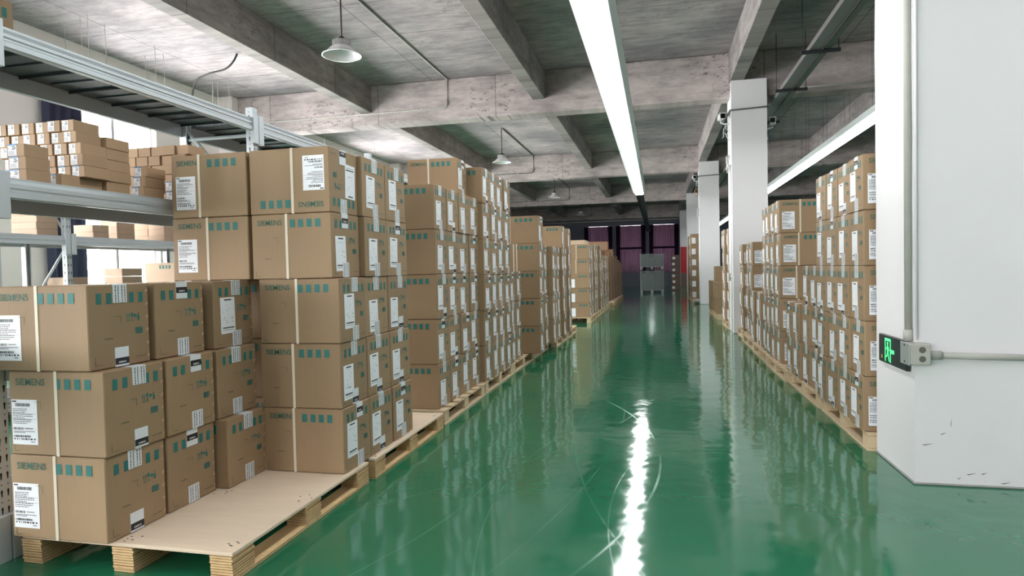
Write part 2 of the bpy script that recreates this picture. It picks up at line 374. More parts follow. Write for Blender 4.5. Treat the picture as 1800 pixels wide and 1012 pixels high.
class Face:
    """flat print surface: u to the right, v downwards (metres), seen from outside"""
    def __init__(s, o, u, n, off): s.o = Vector(o); s.u = Vector(u); s.n = Vector(n); s.off = off
    def P(s, u, v, off=None): return s.o + s.u*u + Vector((0, 0, -v)) + s.n*(s.off if off is None else off)
    def rect(s, mb, u0, u1, v0, v1, off=None): mb.poly([s.P(u0, v0, off), s.P(u0, v1, off), s.P(u1, v1, off), s.P(u1, v0, off)])
    def slab(s, mb, u0, u1, v0, v1, t, tilt=0):
        c = Vector(((u0+u1)/2, (v0+v1)/2)); q = []
        for a, b in ((u0, v0), (u0, v1), (u1, v1), (u1, v0)):
            d = Vector((a, b)) - c; ct, st = math.cos(tilt), math.sin(tilt)
            q.append((c.x + d.x*ct - d.y*st, c.y + d.x*st + d.y*ct))
        i = len(mb.v)
        mb.v += [tuple(s.P(a, b, .0002)) for a, b in q] + [tuple(s.P(a, b, t)) for a, b in q]
        mb.f += [(i+4, i+5, i+6, i+7)] + [(i+k, i+(k+1) % 4, i+4+(k+1) % 4, i+4+k) for k in range(4)]
    def poly(s, mb, pts, off=None): mb.poly([s.P(u, v, off) for u, v in pts])
    def text(s, mb, tf, u, v, size, flip=False, off=None):
        i = len(mb.v)
        mb.v += [tuple(s.P(u - x*size, v + y*size, off)) if flip else tuple(s.P(u + x*size, v - y*size, off)) for x, y in tf[0]]
        mb.f += [tuple(i+k for k in f) for f in tf[1]]

# ------------------------------------------------------------------ the room
slab = MB().box(-9.2, 9.2, -9, 41.0, 4.9, 5.1); struct('ceiling', slab, 'slab_concrete', label='board-marked bare concrete ceiling slab')
struct('floor', MB().box(-9.2, 9.2, -9, 41.0, -.2, 0), 'green_epoxy', label='glossy green epoxy floor with tyre arcs')

def wall_with_holes(name, fixed, lo, hi, z1, holes, hz, axis, material):
    mb = MB(); a = lo
    def bx(p, q, z0, zz):
        if axis == 'Y': mb.box(fixed[0], fixed[1], p, q, z0, zz)
        else: mb.box(p, q, fixed[0], fixed[1], z0, zz)
    for h0, h1 in holes:
        bx(a, h0, 0, z1); bx(h0, h1, 0, hz[0]); bx(h0, h1, hz[1], z1); a = h1
    bx(a, hi, 0, z1)
    return struct(name, mb, material)
wall_with_holes('wall_left', (-9.1, -8.85), -9, 41, 4.9, WINDOWS_LEFT, (WZ0, WZ1), 'Y', 'wall_white')
wall_with_holes('wall_end', (40.6, 40.85), -9.1, 9.1, 4.9, WINDOWS_END, (.95, 3.78), 'X', 'wall_dark')
struct('wall_right', MB().box(8.9, 9.1, -9, 41, 0, 4.9), 'wall_grey')
wall_with_holes('wall_behind', (-8.95, -8.75), -9.1, 9.1, 4.9, WINDOWS_ADDED, (.95, 3.78), 'X', 'wall_grey')

nwin = 0
def window(axis, a, b, z0, z1, c):
    """frame with mullions and panes in an opening; c = wall-centre coordinate"""
    global nwin; nwin += 1
    B = (lambda mb, p, q, u, v: mb.box(c-.03, c+.03, p, q, u, v)) if axis == 'Y' else (lambda mb, p, q, u, v: mb.box(p, q, c-.03, c+.03, u, v))
    fr = MB(); t = .05; m = (a+b)/2; zm = z0 + (z1-z0)*.62
    B(fr, a, a+t, z0, z1); B(fr, b-t, b, z0, z1); B(fr, a+t, b-t, z0, z0+t); B(fr, a+t, b-t, z1-t, z1)
    B(fr, m-.03, m+.03, z0+t, z1-t); B(fr, a+t, m-.03, zm-.03, zm+.03); B(fr, m+.03, b-t, zm-.03, zm+.03)
    root = struct('window_%d' % nwin, fr, 'alu_frame')
    for p, q in ((a+t, m-.03), (m+.03, b-t)):
        for u, v in ((z0+t, zm-.03), (zm+.03, z1-t)):
            g = MB()
            if axis == 'Y': g.box(c-.004, c+.004, p, q, u, v)
            else: g.box(p, q, c-.004, c+.004, u, v)
            link('pane', g.mesh('pane', 'window_glass'), root)
for a, b in WINDOWS_LEFT: window('Y', a, b, WZ0, WZ1, -8.98)
for a, b in WINDOWS_END: window('X', a, b, .95, 3.78, 40.72)
for a, b in WINDOWS_ADDED: window('X', a, b, .95, 3.78, -8.86)  # added windows behind the camera, there for their light

# cross beams and secondary beams
T_Y = [-5.6, 3.1, 11.9, 20.7, 29.4, 39.3]
L_X = [-5.73, -2.24, 1.26, 4.44, 7.7]
for i, y in enumerate(T_Y):
    struct('trim_%d' % (i+1), MB().cbox(-8.85, 8.9, y, y+.38, 4.12, 4.9, .012), 'beam_concrete_x', label='deep concrete cross beam under the ceiling')
k = len(T_Y)
for x in L_X:
    for y0, y1 in zip([-8.75] + [t+.38 for t in T_Y], T_Y + [40.6]):
        if y1 - y0 < 1.5: continue
        k += 1
        struct('trim_%d' % k, MB().cbox(x, x+.24, y0, y1, 4.37, 4.9, .012), 'beam_concrete_y', label='shallow concrete beam spanning between two cross beams')
# pillars
COLS_Y = [3.78, 11.72, 20.5, 29.2, 38.0]
PNAMES = ['bearing the exit sign', 'with twin cameras and a crossing conduit', 'beyond the twin-camera pillar', 'beside the dim stacked cartons', 'with a red panel']
for i, y in enumerate(COLS_Y):
    mb = MB(); x0, x1, y0, y1 = 1.28, 1.86, y, y+.62
    if i == 0: x0, x1, y0, y1 = 1.33, 2.02, 3.80, 4.41
    # slightly wavering plaster edges
    n = 14; rings = []
    rr = random.Random(i)
    for s in range(n+1):
        z = 4.37*s/n if i else 4.37*s/n
        j = lambda: rr.uniform(-.003, .003)
        rings.append([(x0+j(), y0+j(), z), (x1+j(), y0+j(), z), (x1, y1, z), (x0+j(), y1, z)])
    base = 0
    for r_ in rings: mb.v += r_
    for s in range(n):
        for q in range(4): mb.f.append((4*s+q, 4*s+(q+1) % 4, 4*s+4+(q+1) % 4, 4*s+4+q))
    mb.f.append((0, 1, 2, 3)); mb.f.append(tuple(4*n+q for q in range(4)))
    o = link('pillar', mb.mesh('pillar', 'white_paint'), label='white plastered square pillar ' + PNAMES[i], category='pillar')
    sk = MB().cbox(x0-.006, x1+.006, y0-.006, y1+.006, 0, .012, .004)
    link('base_joint', sk.mesh('base_joint', 'wall_grey'), o)
    if i == 0:
        sc = MB(); q = random.Random(5); FF = Face((x0, y0-.004, 1.0), (1, 0, 0), (0, -1, 0), .0006)
        for u, v, w_ in ((.03, .78, .06), (.12, .72, .03), (.24, .93, .05), (.31, .925, .03), (.17, .64, .004), (.2, .955, .02), (.4, .97, .05)):
            h_ = .03 if w_ < .01 else .004; FF.poly(sc, [(u, v+h_), (u+w_, v-.006), (u+w_*.8, v-.006+h_), (u+w_*.3, v+h_*1.6)])
        link('scuffs', sc.mesh('scuffs', 'conduit_dark'), o, kind='stuff')
# engaged pillars on the left wall
for i, y in enumerate((2.9, 11.7, 20.5)):
    o = struct('trim_%d' % (k+1+i), MB().cbox(-8.85, -8.5, y, y+.6, 0, 4.9, .01), 'wall_white', label='white wall pillar between the daylight windows')

# curtains
def curtain(axis, a, b, z0, z1, c, material, amp, nfold, label, group=None, rnd=0):
    rr = random.Random(rnd); n = nfold*8; mb = MB(); ph = rr.uniform(0, 6)
    ts = [i/n for i in range(n+1)]
    off = [amp*math.sin(2*math.pi*nfold*t + ph + .8*math.sin(7*t+ph)) for t in ts]
    for side in (-.004, .004):
        for t, o in zip(ts, off):
            u = a + (b-a)*t
            for z in (z0, z1):
                w = o*(1.0 if z == z0 else .8) + side
                mb.v.append((c+w, u, z) if axis == 'Y' else (u, c+w, z))
    m = 2*(n+1)
    for i in range(n):
        mb.f.append((2*i, 2*i+1, 2*i+3, 2*i+2)); mb.f.append((m+2*i, m+2*i+2, m+2*i+3, m+2*i+1))
        mb.f.append((2*i, 2*i+2, m+2*i+2, m+2*i)); mb.f.append((2*i+1, m+2*i+1, m+2*i+3, 2*i+3))
    mb.f.append((0, m, m+1, 1)); mb.f.append((2*n, 2*n+1, m+2*n+1, m+2*n))
    o = link('curtain', mb.mesh('curtain', material, smooth=True), label=label, category='curtain')
    if group: o['group'] = group
    return o
ENDN = ['nearest the rack wall', 'in the middle of the dark end wall', 'nearest the white pillars']
for i, (a, b) in enumerate(WINDOWS_END):
    o = curtain('X', a-.02, b+.02, .85, 3.745, 40.50, 'purple_curtain', .06, 9, 'pleated purple curtain drawn over the window ' + ENDN[i], rnd=i)
    for nm, x0, x1 in (('side_drape', a-.22, a+.03), ('side_drape', b-.03, b+.22)):
        s = curtain('X', x0, x1, .75, 3.76, 40.44, 'dark_curtain', .025, 3, 'x', rnd=9)
        s.name = nm; s.parent = o; del s['label']; del s['category']
    tb = MB().box(a+.02, b-.02, 40.40, 40.43, 2.30, 2.42)
    link('shadow_band', tb.mesh('shadow_band', 'dark_curtain'), o)
    link('rail', MB().box(a-.24, b+.24, 40.43, 40.6, 3.765, 3.785).mesh('rail', 'dark_metal'), o)
for i, (a, b) in enumerate(WINDOWS_LEFT):
    if not (2 < a < 21): continue
    cur = curtain('Y', a-.6, a+.06, .3, 4.1, -8.72, 'navy_curtain', .05, 4, 'gathered navy curtain beside the %s daylight window along the wall' % ordinal(i-1), rnd=20+i)
    link('rail', MB().box(-8.85, -8.66, a-.62, a+.08, 4.1, 4.125).mesh('rail', 'dark_metal'), cur)

# ------------------------------------------------------------------ strip lights
def lamp_meshes(L):
    lens = MB().cbox(-.11, .11, -L/2+.002, L/2-.002, 0, .03, .008).mesh('lens', 'lens')
    hous = MB().extrude([(-.135, .025), (-.112, .025), (-.112, .032), (.112, .032), (.112, .025), (.135, .025), (.19, .085), (.06, .12), (-.06, .12), (-.19, .085)], -L/2+.001, L/2-.001).mesh('housing', 'housing')
    wire = MB().tube([(0, 0, .12), (0, 0, 1.535)], .002, 6).mesh('suspension_wire', 'dark_metal')
    return lens, hous, wire
LM = lamp_meshes(1.5)
def strip_row(x, ys, where, group):
    for i, y in enumerate(ys):
        t = thing('linear_light', 'lit white linear ceiling light %s, %s from the %s' % (where, ordinal(len(ys)-i), 'dark trunking' if x < 0 else 'dark end wall'), 'light', (x, y, 3.36), 0, group)
        link('lens', LM[0], t); link('housing', LM[1], t)
        w = link('suspension_wire', LM[2], t, (0, -.6, 0))
        w = link('suspension_wire', LM[2], t, (0, .6, 0))
strip_row(-.5, [-5.0+1.5*i for i in range(17)], 'above the green aisle', 'lights above the green aisle')
strip_row(3.25, [-.5+1.5*i for i in range(26)], 'behind the white pillars', 'lights behind the white pillars')
tr = thing('light_trunking', 'unlit dark trunking continuing from the lit lights above the aisle', 'trunking', (-.5, 0, 3.36))
link('channel', MB().extrude([(-.11, 0), (.11, 0), (.11, .1), (-.11, .1)], 19.76, 40.3).mesh('channel', 'trunk_dark'), tr)
for s in (-.095, .095): link('edge_rail', MB().box(s-.012, s+.012, 19.79, 40.29, -.012, 0).mesh('edge_rail', 'wire_black'), tr)

# ------------------------------------------------------------------ pendant lamps with conduits
sh_out = [(.0, .36), (.03, .36), (.05, .335)]
cap = MB().lathe([(.0, .235), (.035, .235), (.05, .205), (.09, .197), (.105, .187)], 24).mesh('cap', 'dark_metal', True)
fin = MB()
for kx in range(30):
    a = 2*math.pi*kx/30; ca, sa = math.cos(a), math.sin(a)
    r0, r1, w = .05, .118, .006
    q = [(r0, -w), (r1, -w), (r1, w), (r0, w)]
    i = len(fin.v)
    for z in (.115, .185): fin.v += [(ca*r-sa*u, sa*r+ca*u, z) for r, u in q]
    for j in range(4): fin.f.append((i+j, i+(j+1) % 4, i+4+(j+1) % 4, i+4+j))
    fin.f += [(i, i+1, i+2, i+3), (i+4, i+5, i+6, i+7)]
fin.lathe([(.0, .18), (.1, .18), (.1, .115), (.0, .115)], 24)
heat = fin.mesh('heat_sink', 'lamp_alu')
shade = MB().lathe([(.09, .115), (.115, .115), (.14, .097), (.19, .045), (.235, .008), (.252, .004), (.252, -.006), (.238, -.004), (.225, .009), (.18, .046), (.13, .09), (.085, .104)], 40).mesh('shade', 'lamp_inner', True)
led = MB().lathe([(0, .099), (.088, .099), (.088, .115), (0, .115)], 24).mesh('led_disc', 'lamp_alu')
rodm = MB().tube([(0, 0, .23), (0, 0, .898)], .011, 8).mesh('rod', 'rod_brown', True)
LAMPN = ['over the steel rack bays', 'over the six-high cartons', 'over the middle of the rack-side row', 'over the folded board bundles']
for i, y in enumerate((7.65, 16.36, 25.1, 33.9)):
    t = thing('pendant_lamp', 'unlit aluminium bell pendant lamp hung %s' % LAMPN[i], 'lamp', (-3.92, y, 4.0))
    for n_, m_ in (('cap', cap), ('heat_sink', heat), ('shade', shade), ('led_disc', led), ('rod', rodm)): link(n_, m_, t)
    ty = [12.0-.1, 20.7, 29.4, 39.3][i]
    x = -3.9
    c = MB().tube([(x, y+.06, 4.885), (x, ty-.03, 4.885), (x, ty-.014, 4.86), (x, ty-.014, 4.42), (x-.03, ty-.014, 4.37), (x-.08, ty-.014, 4.345), (-8.3, ty-.014, 4.345)], .013, 8)
    o = link('conduit', c.mesh('conduit', 'conduit_dark' if i else 'conduit_grey', True), label='steel conduit from the ceiling %s down the cross beam' % LAMPN[i].replace('over', 'above'), category='conduit')
    for kx in range(5):
        link('clip', MB().box(x-.8*kx-.55, x-.8*kx-.53, ty-.03, ty, 4.325, 4.365).mesh('clip', 'steel_plate'), o)

# cable tray on the right
tr = thing('cable_tray', 'grey steel cable tray hung on threaded rods behind the pillar line', 'cable tray', (0, 0, 0))
link('trough', MB().extrude([(1.99, 4.0), (2.25, 4.0), (2.25, 4.07), (2.24, 4.07), (2.24, 4.01), (2.0, 4.01), (2.0, 4.07), (1.99, 4.07)], 4.5, 39.2).mesh('trough', 'tray_grey'), tr)
link('cable', MB().tube([(2.15, 4.6, 3.985), (2.15, 39.1, 3.985)], .012, 6).mesh('cable', 'wire_black'), tr)
for y in (5.4, 7.2, 9.2, 11.1, 13.5, 16, 18.5):
    cr = link('cross_bar', MB().box(1.89, 2.37, y-.02, y+.02, 3.955, 3.998).mesh('cross_bar', 'dark_metal'), tr)
    for x in (1.91, 2.35): link('threaded_rod', MB().tube([(x, y, 3.99), (x, y, 4.898)], .005, 6).mesh('threaded_rod', 'dark_metal'), cr)
c = MB().tube([(2.15, 11.87, 4.2), (4.4, 11.87, 4.2)], .016, 8)
link('conduit', c.mesh('conduit', 'conduit_grey', True), label='pale conduit along the cross beam behind the twin-camera pillar', category='conduit')

# pillar collar conduits, cameras, wires
for i, (y, z) in enumerate(((11.72, 3.86), (20.5, 3.93))):
    c = MB().tube([(1.255, y+.5, z), (1.255, y-.01, z), (1.27, y-.022, z), (1.85, y-.022, z+.02), (1.885, y-.01, z+.02), (1.885, y+.5, z+.02)], .014, 8)
    o = link('conduit', c.mesh('conduit', 'conduit_dark', True), label='thin conduit wrapped round the pillar ' + PNAMES[i+1], category='conduit')
def security_camera(label, loc, rz, wires):
    t = thing('security_camera', label, 'camera', loc, rz)
    b = link('housing', MB().cbox(-.045, .045, -.13, .09, -.045, .045, .012).mesh('housing', 'cam_white'), t)
    link('hood', MB().cbox(-.055, .055, -.16, .06, .046, .054, .003).mesh('hood', 'cam_white'), b)
    link('lens', MB().cbox(-.04, .04, -.135, -.128, -.04, .04, .01).mesh('lens', 'cam_black'), b)
    link('bracket', MB().tube([(0, .02, -.045), (0, .02, -.09), (.06*wires, .03, -.11), (.14*wires, .03, -.11)], .014, 8).mesh('bracket', 'cam_white', True), t)
    rr = random.Random(int(loc[1]*10))
    for kx in range(4):
        p = [(.10*wires+rr.uniform(-.03, .03), .05, -.11)]
        for s in range(4): p.append((p[-1][0]+rr.uniform(-.05, .05), p[-1][1]+rr.uniform(-.02, .02), p[-1][2]-rr.uniform(.03, .09)))
        link('wire', MB().tube(p, .006, 6).mesh('wire', 'wire_white' if kx < 3 else 'wire_blue', True), t)
    return t
security_camera('white bullet camera over the aisle on the twin-camera pillar', (1.13, 11.95, 3.8), R(8), 1)
security_camera('white bullet camera behind the pillar line on the twin-camera pillar', (2.0, 12.0, 3.68), R(-12), -1)
security_camera('white bullet camera on the pillar beyond the twin-camera pillar', (1.14, 20.75, 3.93), R(6), 1)
for i, (x, y, z, lab) in enumerate(((1.235, 11.85, 2.95, 'white cable bundle tied to the side of the twin-camera pillar'), (1.24, 20.6, 2.8, 'white cable bundle tied to the pillar beyond the twin-camera pillar'))):
    mb = MB(); rr = random.Random(40+i)
    for kx in range(6):
        p = [(x, y, z)]
        for s in range(5): p.append((x+rr.uniform(-.05, .03), y+rr.uniform(-.06, .06), z+rr.uniform(-.15, .18)))
        mb.tube(p, .006, 6)
    mb.tube([(x+.035, y, 0.02), (x+.035, y, z)], .012, 6)
    link('cable_bundle', mb.mesh('cable_bundle', 'wire_white', True), label=lab, category='cable')
mb = MB(); mb.tube([(1.2+.05*math.cos(a*.5), 20.62, 3.45+.11*math.sin(a*.5)) for a in range(26)], .012, 6)
link('cable_coil', mb.mesh('cable_coil', 'wire_yellow', True), label='yellowish coil of cable hung on the pillar beyond the twin cameras', category='cable')
# power box low on the mid pillar
t = thing('socket_box', 'small grey socket box low on the twin-camera pillar side', 'socket', (1.262, 12.14, .98))
link('box', MB().cbox(-.018, .018, -.05, .05, -.07, .07, .004).mesh('box', 'conduit_grey'), t); link('strap', MB().tube([(0, -.24, -.02), (.0, -.05, -.02)], .008, 6).mesh('strap', 'wire_black'), t)

# exit sign, junction box and conduits on the near pillar
t = thing('exit_sign', 'black running-man exit sign glowing green on the white pillar', 'sign', (1.322, 4.07, .60))
link('panel', MB().cbox(-.016, .006, -.225, .215, 0, .165, .003).mesh('panel', 'sign_black'), t)
F = Face((-.016, .215, .165), (0, -1, 0), (-1, 0, 0), .0012)
dg = MB(); F.rect(dg, .115, .205, .018, .150); link('dark_ground', dg.mesh('dark_ground', 'exit_dark_green'), t)
pic = MB()
for a in ((.112, .124, .015, .152), (.196, .210, .015, .152), (.124, .196, .015, .030)): F.rect(pic, *a, off=.0022)
F.poly(pic, [(.158+.011*math.cos(x*.6), .045+.011*math.sin(x*.6)) for x in range(10)], .0022)
for pts in ([(.148, .058), (.168, .058), (.172, .098), (.150, .100)], [(.148, .060), (.132, .078), (.136, .085), (.152, .074)], [(.168, .060), (.186, .082), (.181, .088), (.164, .074)],
            [(.150, .098), (.162, .098), (.150, .122), (.130, .130), (.128, .121), (.142, .115)], [(.160, .098), (.172, .096), (.178, .120), (.190, .146), (.180, .149), (.166, .124)]):
    F.poly(pic, pts, .0022)
for a in ((.210, .262, .075, .097),): F.rect(pic, *a, off=.0022)
link('running_man', pic.mesh('running_man', 'exit_green', recalc=False), t, label='glowing green running man in a doorway with arrow')
pl = MB(); F.rect(pl, .045, .07, .12, .142); link('badge', pl.mesh('badge', 'wire_yellow'), t)
j = thing('junction_box', 'square steel junction box on the pillar corner over the sign', 'junction box', (1.277, 3.765, .655))
link('body', MB().cbox(-.0, .10, -.055, .065, 0, .11, .004).mesh('body', 'conduit_grey'), j)
pl = link('cover_plate', MB().cbox(-.004, 0, -.058, .068, -.003, .113, .0015).mesh('cover_plate', 'steel_plate'), j)
for y, z in ((.005, .012), (.005, .1)): link('screw', MB().cbox(-.007, -.003, y-.005, y+.005, z-.005, z+.005, .001).mesh('screw', 'dark_metal'), pl)
for kx, zc in enumerate((.032, .08)):
    link('knockout', MB().lathe([(0, 0), (.016, 0), (.018, -.003)], 16).mesh('knockout', 'conduit_dark'), j, (.06, -.056, zc), (R(90), 0, 0))
def conduit(pts, r, label, m='conduit_grey'):
    return link('conduit', MB().tube(pts, r, 12).mesh('conduit', m, True), label=label, category='conduit')
o = conduit([(1.311, 3.83, .77), (1.311, 3.83, 4.36)], .018, 'upright conduit climbing the exit-sign pillar from the junction box')
link('coupling', MB().tube([(1.311, 3.83, .772), (1.311, 3.83, .83)], .024, 12).mesh('coupling', 'conduit_grey', True), o)
conduit([(1.338, 3.792, .78), (1.338, 3.792, 4.36)], .007, 'thin white cable duct up the exit-sign pillar corner', 'white_paint')
o = conduit([(1.382, 3.78, .70), (2.02, 3.78, .685)], .0175, 'horizontal conduit running from the junction box across the white pillar')
link('coupling', MB().tube([(1.380, 3.78, .70), (1.45, 3.78, .698)], .024, 12).mesh('coupling', 'conduit_grey', True), o)

# fine wires left hanging from the ceiling, black cable
for i, (x, y) in enumerate(((-8.21, 7.62), (-7.91, 7.6), (-7.75, 7.56), (-7.79, 7.89), (-8.29, 9.19), (-7.95, 9.21), (-7.78, 8.83), (-8.17, 10.83), (-7.97, 10.89), (-7.8, 10.2), (-7.7, 14.0), (-7.8, 15.5), (-7.7, 16.8))):
    link('hanging_wire', MB().tube([(x, y, 4.9), (x+.01, y, 4.55), (x+.005, y, 4.25-.1*(i % 3))], .005, 5).mesh('hanging_wire', 'conduit_grey'),
         label='thin bare tie wire hanging from the ceiling by the windows', category='wire', group='tie wires hanging from the window-side ceiling')
def smooth_path(pts, n=6):
    P = [Vector(p) for p in pts]; out = []
    for i in range(len(P)-1):
        a, b, c, d = P[max(i-1, 0)], P[i], P[i+1], P[min(i+2, len(P)-1)]
        for k_ in range(n):
            t = k_/n; out.append(.5*((2*b) + (c-a)*t + (2*a-5*b+4*c-d)*t*t + (3*b-a-3*c+d)*t**3))
    return out + [P[-1]]
link('black_cable', MB().tube(smooth_path([(-8.45, 10.5, 4.25), (-8.3, 10.3, 4.5), (-7.85, 9.85, 4.62), (-7.4, 9.6, 4.64), (-7.05, 9.55, 4.67), (-6.85, 9.5, 4.76), (-6.75, 9.48, 4.882)]), .016, 8).mesh('black_cable', 'wire_black', True),
     label='loose black cable drooping from the ceiling above the rack', category='cable')

# ------------------------------------------------------------------ pallets
def ply_block(w, d, h, seed):
    rr = random.Random(seed); mb = MB(); n = 8
    for s in range(n):
        z = h*s/n; j = [rr.uniform(-.004, .001) for _ in range(4)]
        mb.box(-w/2+j[0], w/2+j[1], -d/2+j[2], d/2+j[3], z+.0006, z+h/n-.0006)
    return mb
PB = [ply_block(.10, .14, .086, s).mesh('block', 'plywood_edge') for s in range(3)]
WB = MB().cbox(-.045, .045, -.055, .055, 0, .080, .003).mesh('block', 'pine')
DECK = MB().cbox(-.51, .51, -.60, .60, .104, .119, .002).mesh('deck', 'plywood_top')
RUN = MB().cbox(-.05, .05, -.60, .60, 0, .017, .002).mesh('runner', 'plywood_edge')
RUNW = MB().cbox(-.05, .05, -.60, .60, 0, .017, .002).mesh('runner', 'pine')
BRD = MB().cbox(-.51, .51, -.055, .055, .101, .119, .002).mesh('deck_board', 'pine')
STR = MB().cbox(-.045, .045, -.60, .60, .0985, .1005, .0005).mesh('stringer', 'pine')
npal = {}
def pallet(xc, y0, kind, side, idx):
    row = 'rack-side row' if side > 0 else 'pillar-side row'
    ref = 'bare plywood end' if side > 0 else 'exit-sign pillar'
    if idx == 1: lab = ('plywood pallet with half its bare deck showing' if side > 0 else 'pine pallet right beside the exit-sign pillar')
    else: lab = '%s pallet under cartons, %s in the %s from the %s' % ('plywood' if kind == 'ply' else 'pine', ordinal(idx), row, ref)
    t = thing('pallet', lab, 'pallet', (xc, y0+.6, 0), random.uniform(-.004, .004))
    if kind == 'ply':
        d = link('deck', DECK, t)
        if idx < 3:
            sc = MB(); rr = random.Random(idx)
            for bx in (-.46, 0, .46):
                for by in (-.53, 0, .53):
                    for q in range(5): x, y = bx+rr.uniform(-.035, .035), by+rr.uniform(-.05, .05); sc.box(x-.004, x+.004, y-.003, y+.003, .1188, .1196)
            link('nail_heads', sc.mesh('nail_heads', 'dark_metal'), d)
        for x in (-.46, 0, .46):
            link('runner', RUN, t, (x, 0, 0))
            for y in (-.53, 0, .53): link('block', PB[random.randrange(3)], t, (x, y, .0175))
    else:
        for kx in range(7): link('deck_board', BRD, t, (0, -.545+kx*1.09/6, 0))
        for x in (-.46, 0, .46):
            link('runner', RUNW, t, (x, 0, 0)); link('stringer', STR, t, (x, 0, 0))
            for y in (-.54, 0, .54): link('block', WB, t, (x, y, .0175))
    return t
LX = -1.63   # aisle edge of the rack-side pallets
for i, (y, kd) in enumerate(((2.16, 'ply'), (3.42, 'ply'), (4.70, 'pine'), (5.94, 'pine'), (7.16, 'pine'), (8.40, 'pine'), (9.64, 'pine'), (10.88, 'pine'), (13.97, 'pine'), (15.22, 'pine'), (16.46, 'pine'), (17.70, 'pine'), (18.94, 'pine'), (20.2, 'ply'), (21.5, 'ply'), (22.8, 'ply'), (24.1, 'ply'))):
    xo = {1: .06}.get(i, .0) + random.uniform(-.012, .012)
    pallet(LX-.51+xo*.3+(.12 if y > 9 else 0)+(.08 if y > 13 else 0)+(.1 if y > 20 else 0), y, kd, 1, i+1)
for i, (y, x) in enumerate(((4.42, 1.28), (5.66, 1.27), (6.90, 1.24), (8.14, 1.26), (9.38, 1.28), (10.60, 1.34), (12.45, 1.27), (14.7, 1.27), (15.95, 1.27), (21.6, 1.06), (22.9, 1.06))):
    pallet(x+.51, y, 'pine', -1, i+1)

# ------------------------------------------------------------------ cartons
CACHE = {}
def cached(key, fn):
    if key not in CACHE: CACHE[key] = fn()
    return CACHE[key]
def faces(W, D, H, side, off=.0014):
    Ff = Face((-W/2, -D/2, H), (1, 0, 0), (0, -1, 0), off)
    Fs = Face((W/2, -D/2, H), (0, 1, 0), (1, 0, 0), off) if side > 0 else Face((-W/2, D/2, H), (0, -1, 0), (-1, 0, 0), off)
    return Ff, Fs
def label_print(mb, F, u0, v0, w, h, seed, off):
    rr = random.Random(seed)
    def bars(a, b, c, d, n):
        x = a
        while x < b:
            ww = rr.uniform(.35, 1.3)*(b-a)/n; F.rect(mb, x, min(b, x+ww), c, d, off); x += ww + rr.uniform(.35, 1.1)*(b-a)/n
    F.rect(mb, u0+.03*w, u0+.2*w, v0+.025*h, v0+.055*h, off)
    bars(u0+.16*w, u0+.74*w, v0+.08*h, v0+.15*h, 26)
    v = v0+.20*h
    for kx in range(9):
        x = u0+.05*w; end = u0+w*rr.uniform(.35, .93)
        while x < end:
            ww = rr.uniform(.03, .12)*w; F.rect(mb, x, min(end, x+ww), v, v+.014*h, off); x += ww+.018*w
        v += .040*h
        if kx in (2, 5): F.rect(mb, u0+.03*w, u0+.97*w, v-.009*h, v-.005*h, off)
    bars(u0+.05*w, u0+.45*w, v0+.62*h, v0+.67*h, 18)
    for kx in range(2): F.rect(mb, u0+.05*w, u0+rr.uniform(.5, .9)*w, v0+(.70+.03*kx)*h, v0+(.712+.03*kx)*h, off)
    bars(u0+.05*w, u0+.72*w, v0+.79*h, v0+.84*h, 28)
    bars(u0+.06*w, u0+.93*w, v0+.86*h, v0+.895*h, 13)
    F.rect(mb, u0+.72*w, u0+.88*w, v0+.93*h, v0+.945*h, off)
def sym(mb, F, u, v, h, off):
    """two up arrows, glass, umbrella, chain hook: handling pictograms of height h starting at (u, v)"""
    for kx in range(2):
        x = u+kx*.36*h+.1*h
        F.rect(mb, x-.035*h, x+.035*h, v+.3*h, v+h, off); F.poly(mb, [(x-.12*h, v+.34*h), (x+.12*h, v+.34*h), (x, v)], off)
    F.rect(mb, u, u+.62*h, v+1.03*h, v+1.09*h, off)
    x = u+.92*h
    F.poly(mb, [(x-.2*h, v), (x-.12*h, v+.5*h), (x+.12*h, v+.5*h), (x+.2*h, v)], off); F.rect(mb, x-.03*h, x+.03*h, v+.5*h, v+.9*h, off); F.rect(mb, x-.15*h, x+.15*h, v+.9*h, v+h, off)
    x = u+1.45*h
    F.poly(mb, [(x-.3*h, v+.5*h)] + [(x+.3*h*math.cos(math.pi*(1-q/8)), v+.5*h-.3*h*math.sin(math.pi*(1-q/8))) for q in range(9)], off); F.rect(mb, x-.03*h, x+.03*h, v+.5*h, v+.8*h, off)
    x = u+2.0*h
    F.poly(mb, [(x-.16*h, v+.4*h), (x-.16*h, v+h), (x+.16*h, v+h), (x+.16*h, v+.4*h)], off); F.rect(mb, x-.06*h, x+.06*h, v, v+.42*h, off)
def corner(mb, F, u, v, s, kind, off):
    t = .0022
    if kind == 'tr': F.rect(mb, u-s, u, v, v+t, off); F.rect(mb, u-t, u, v+t, v+s, off)
    else: F.rect(mb, u, u+t, v-s, v-t, off); F.rect(mb, u, u+s, v-t, v, off)

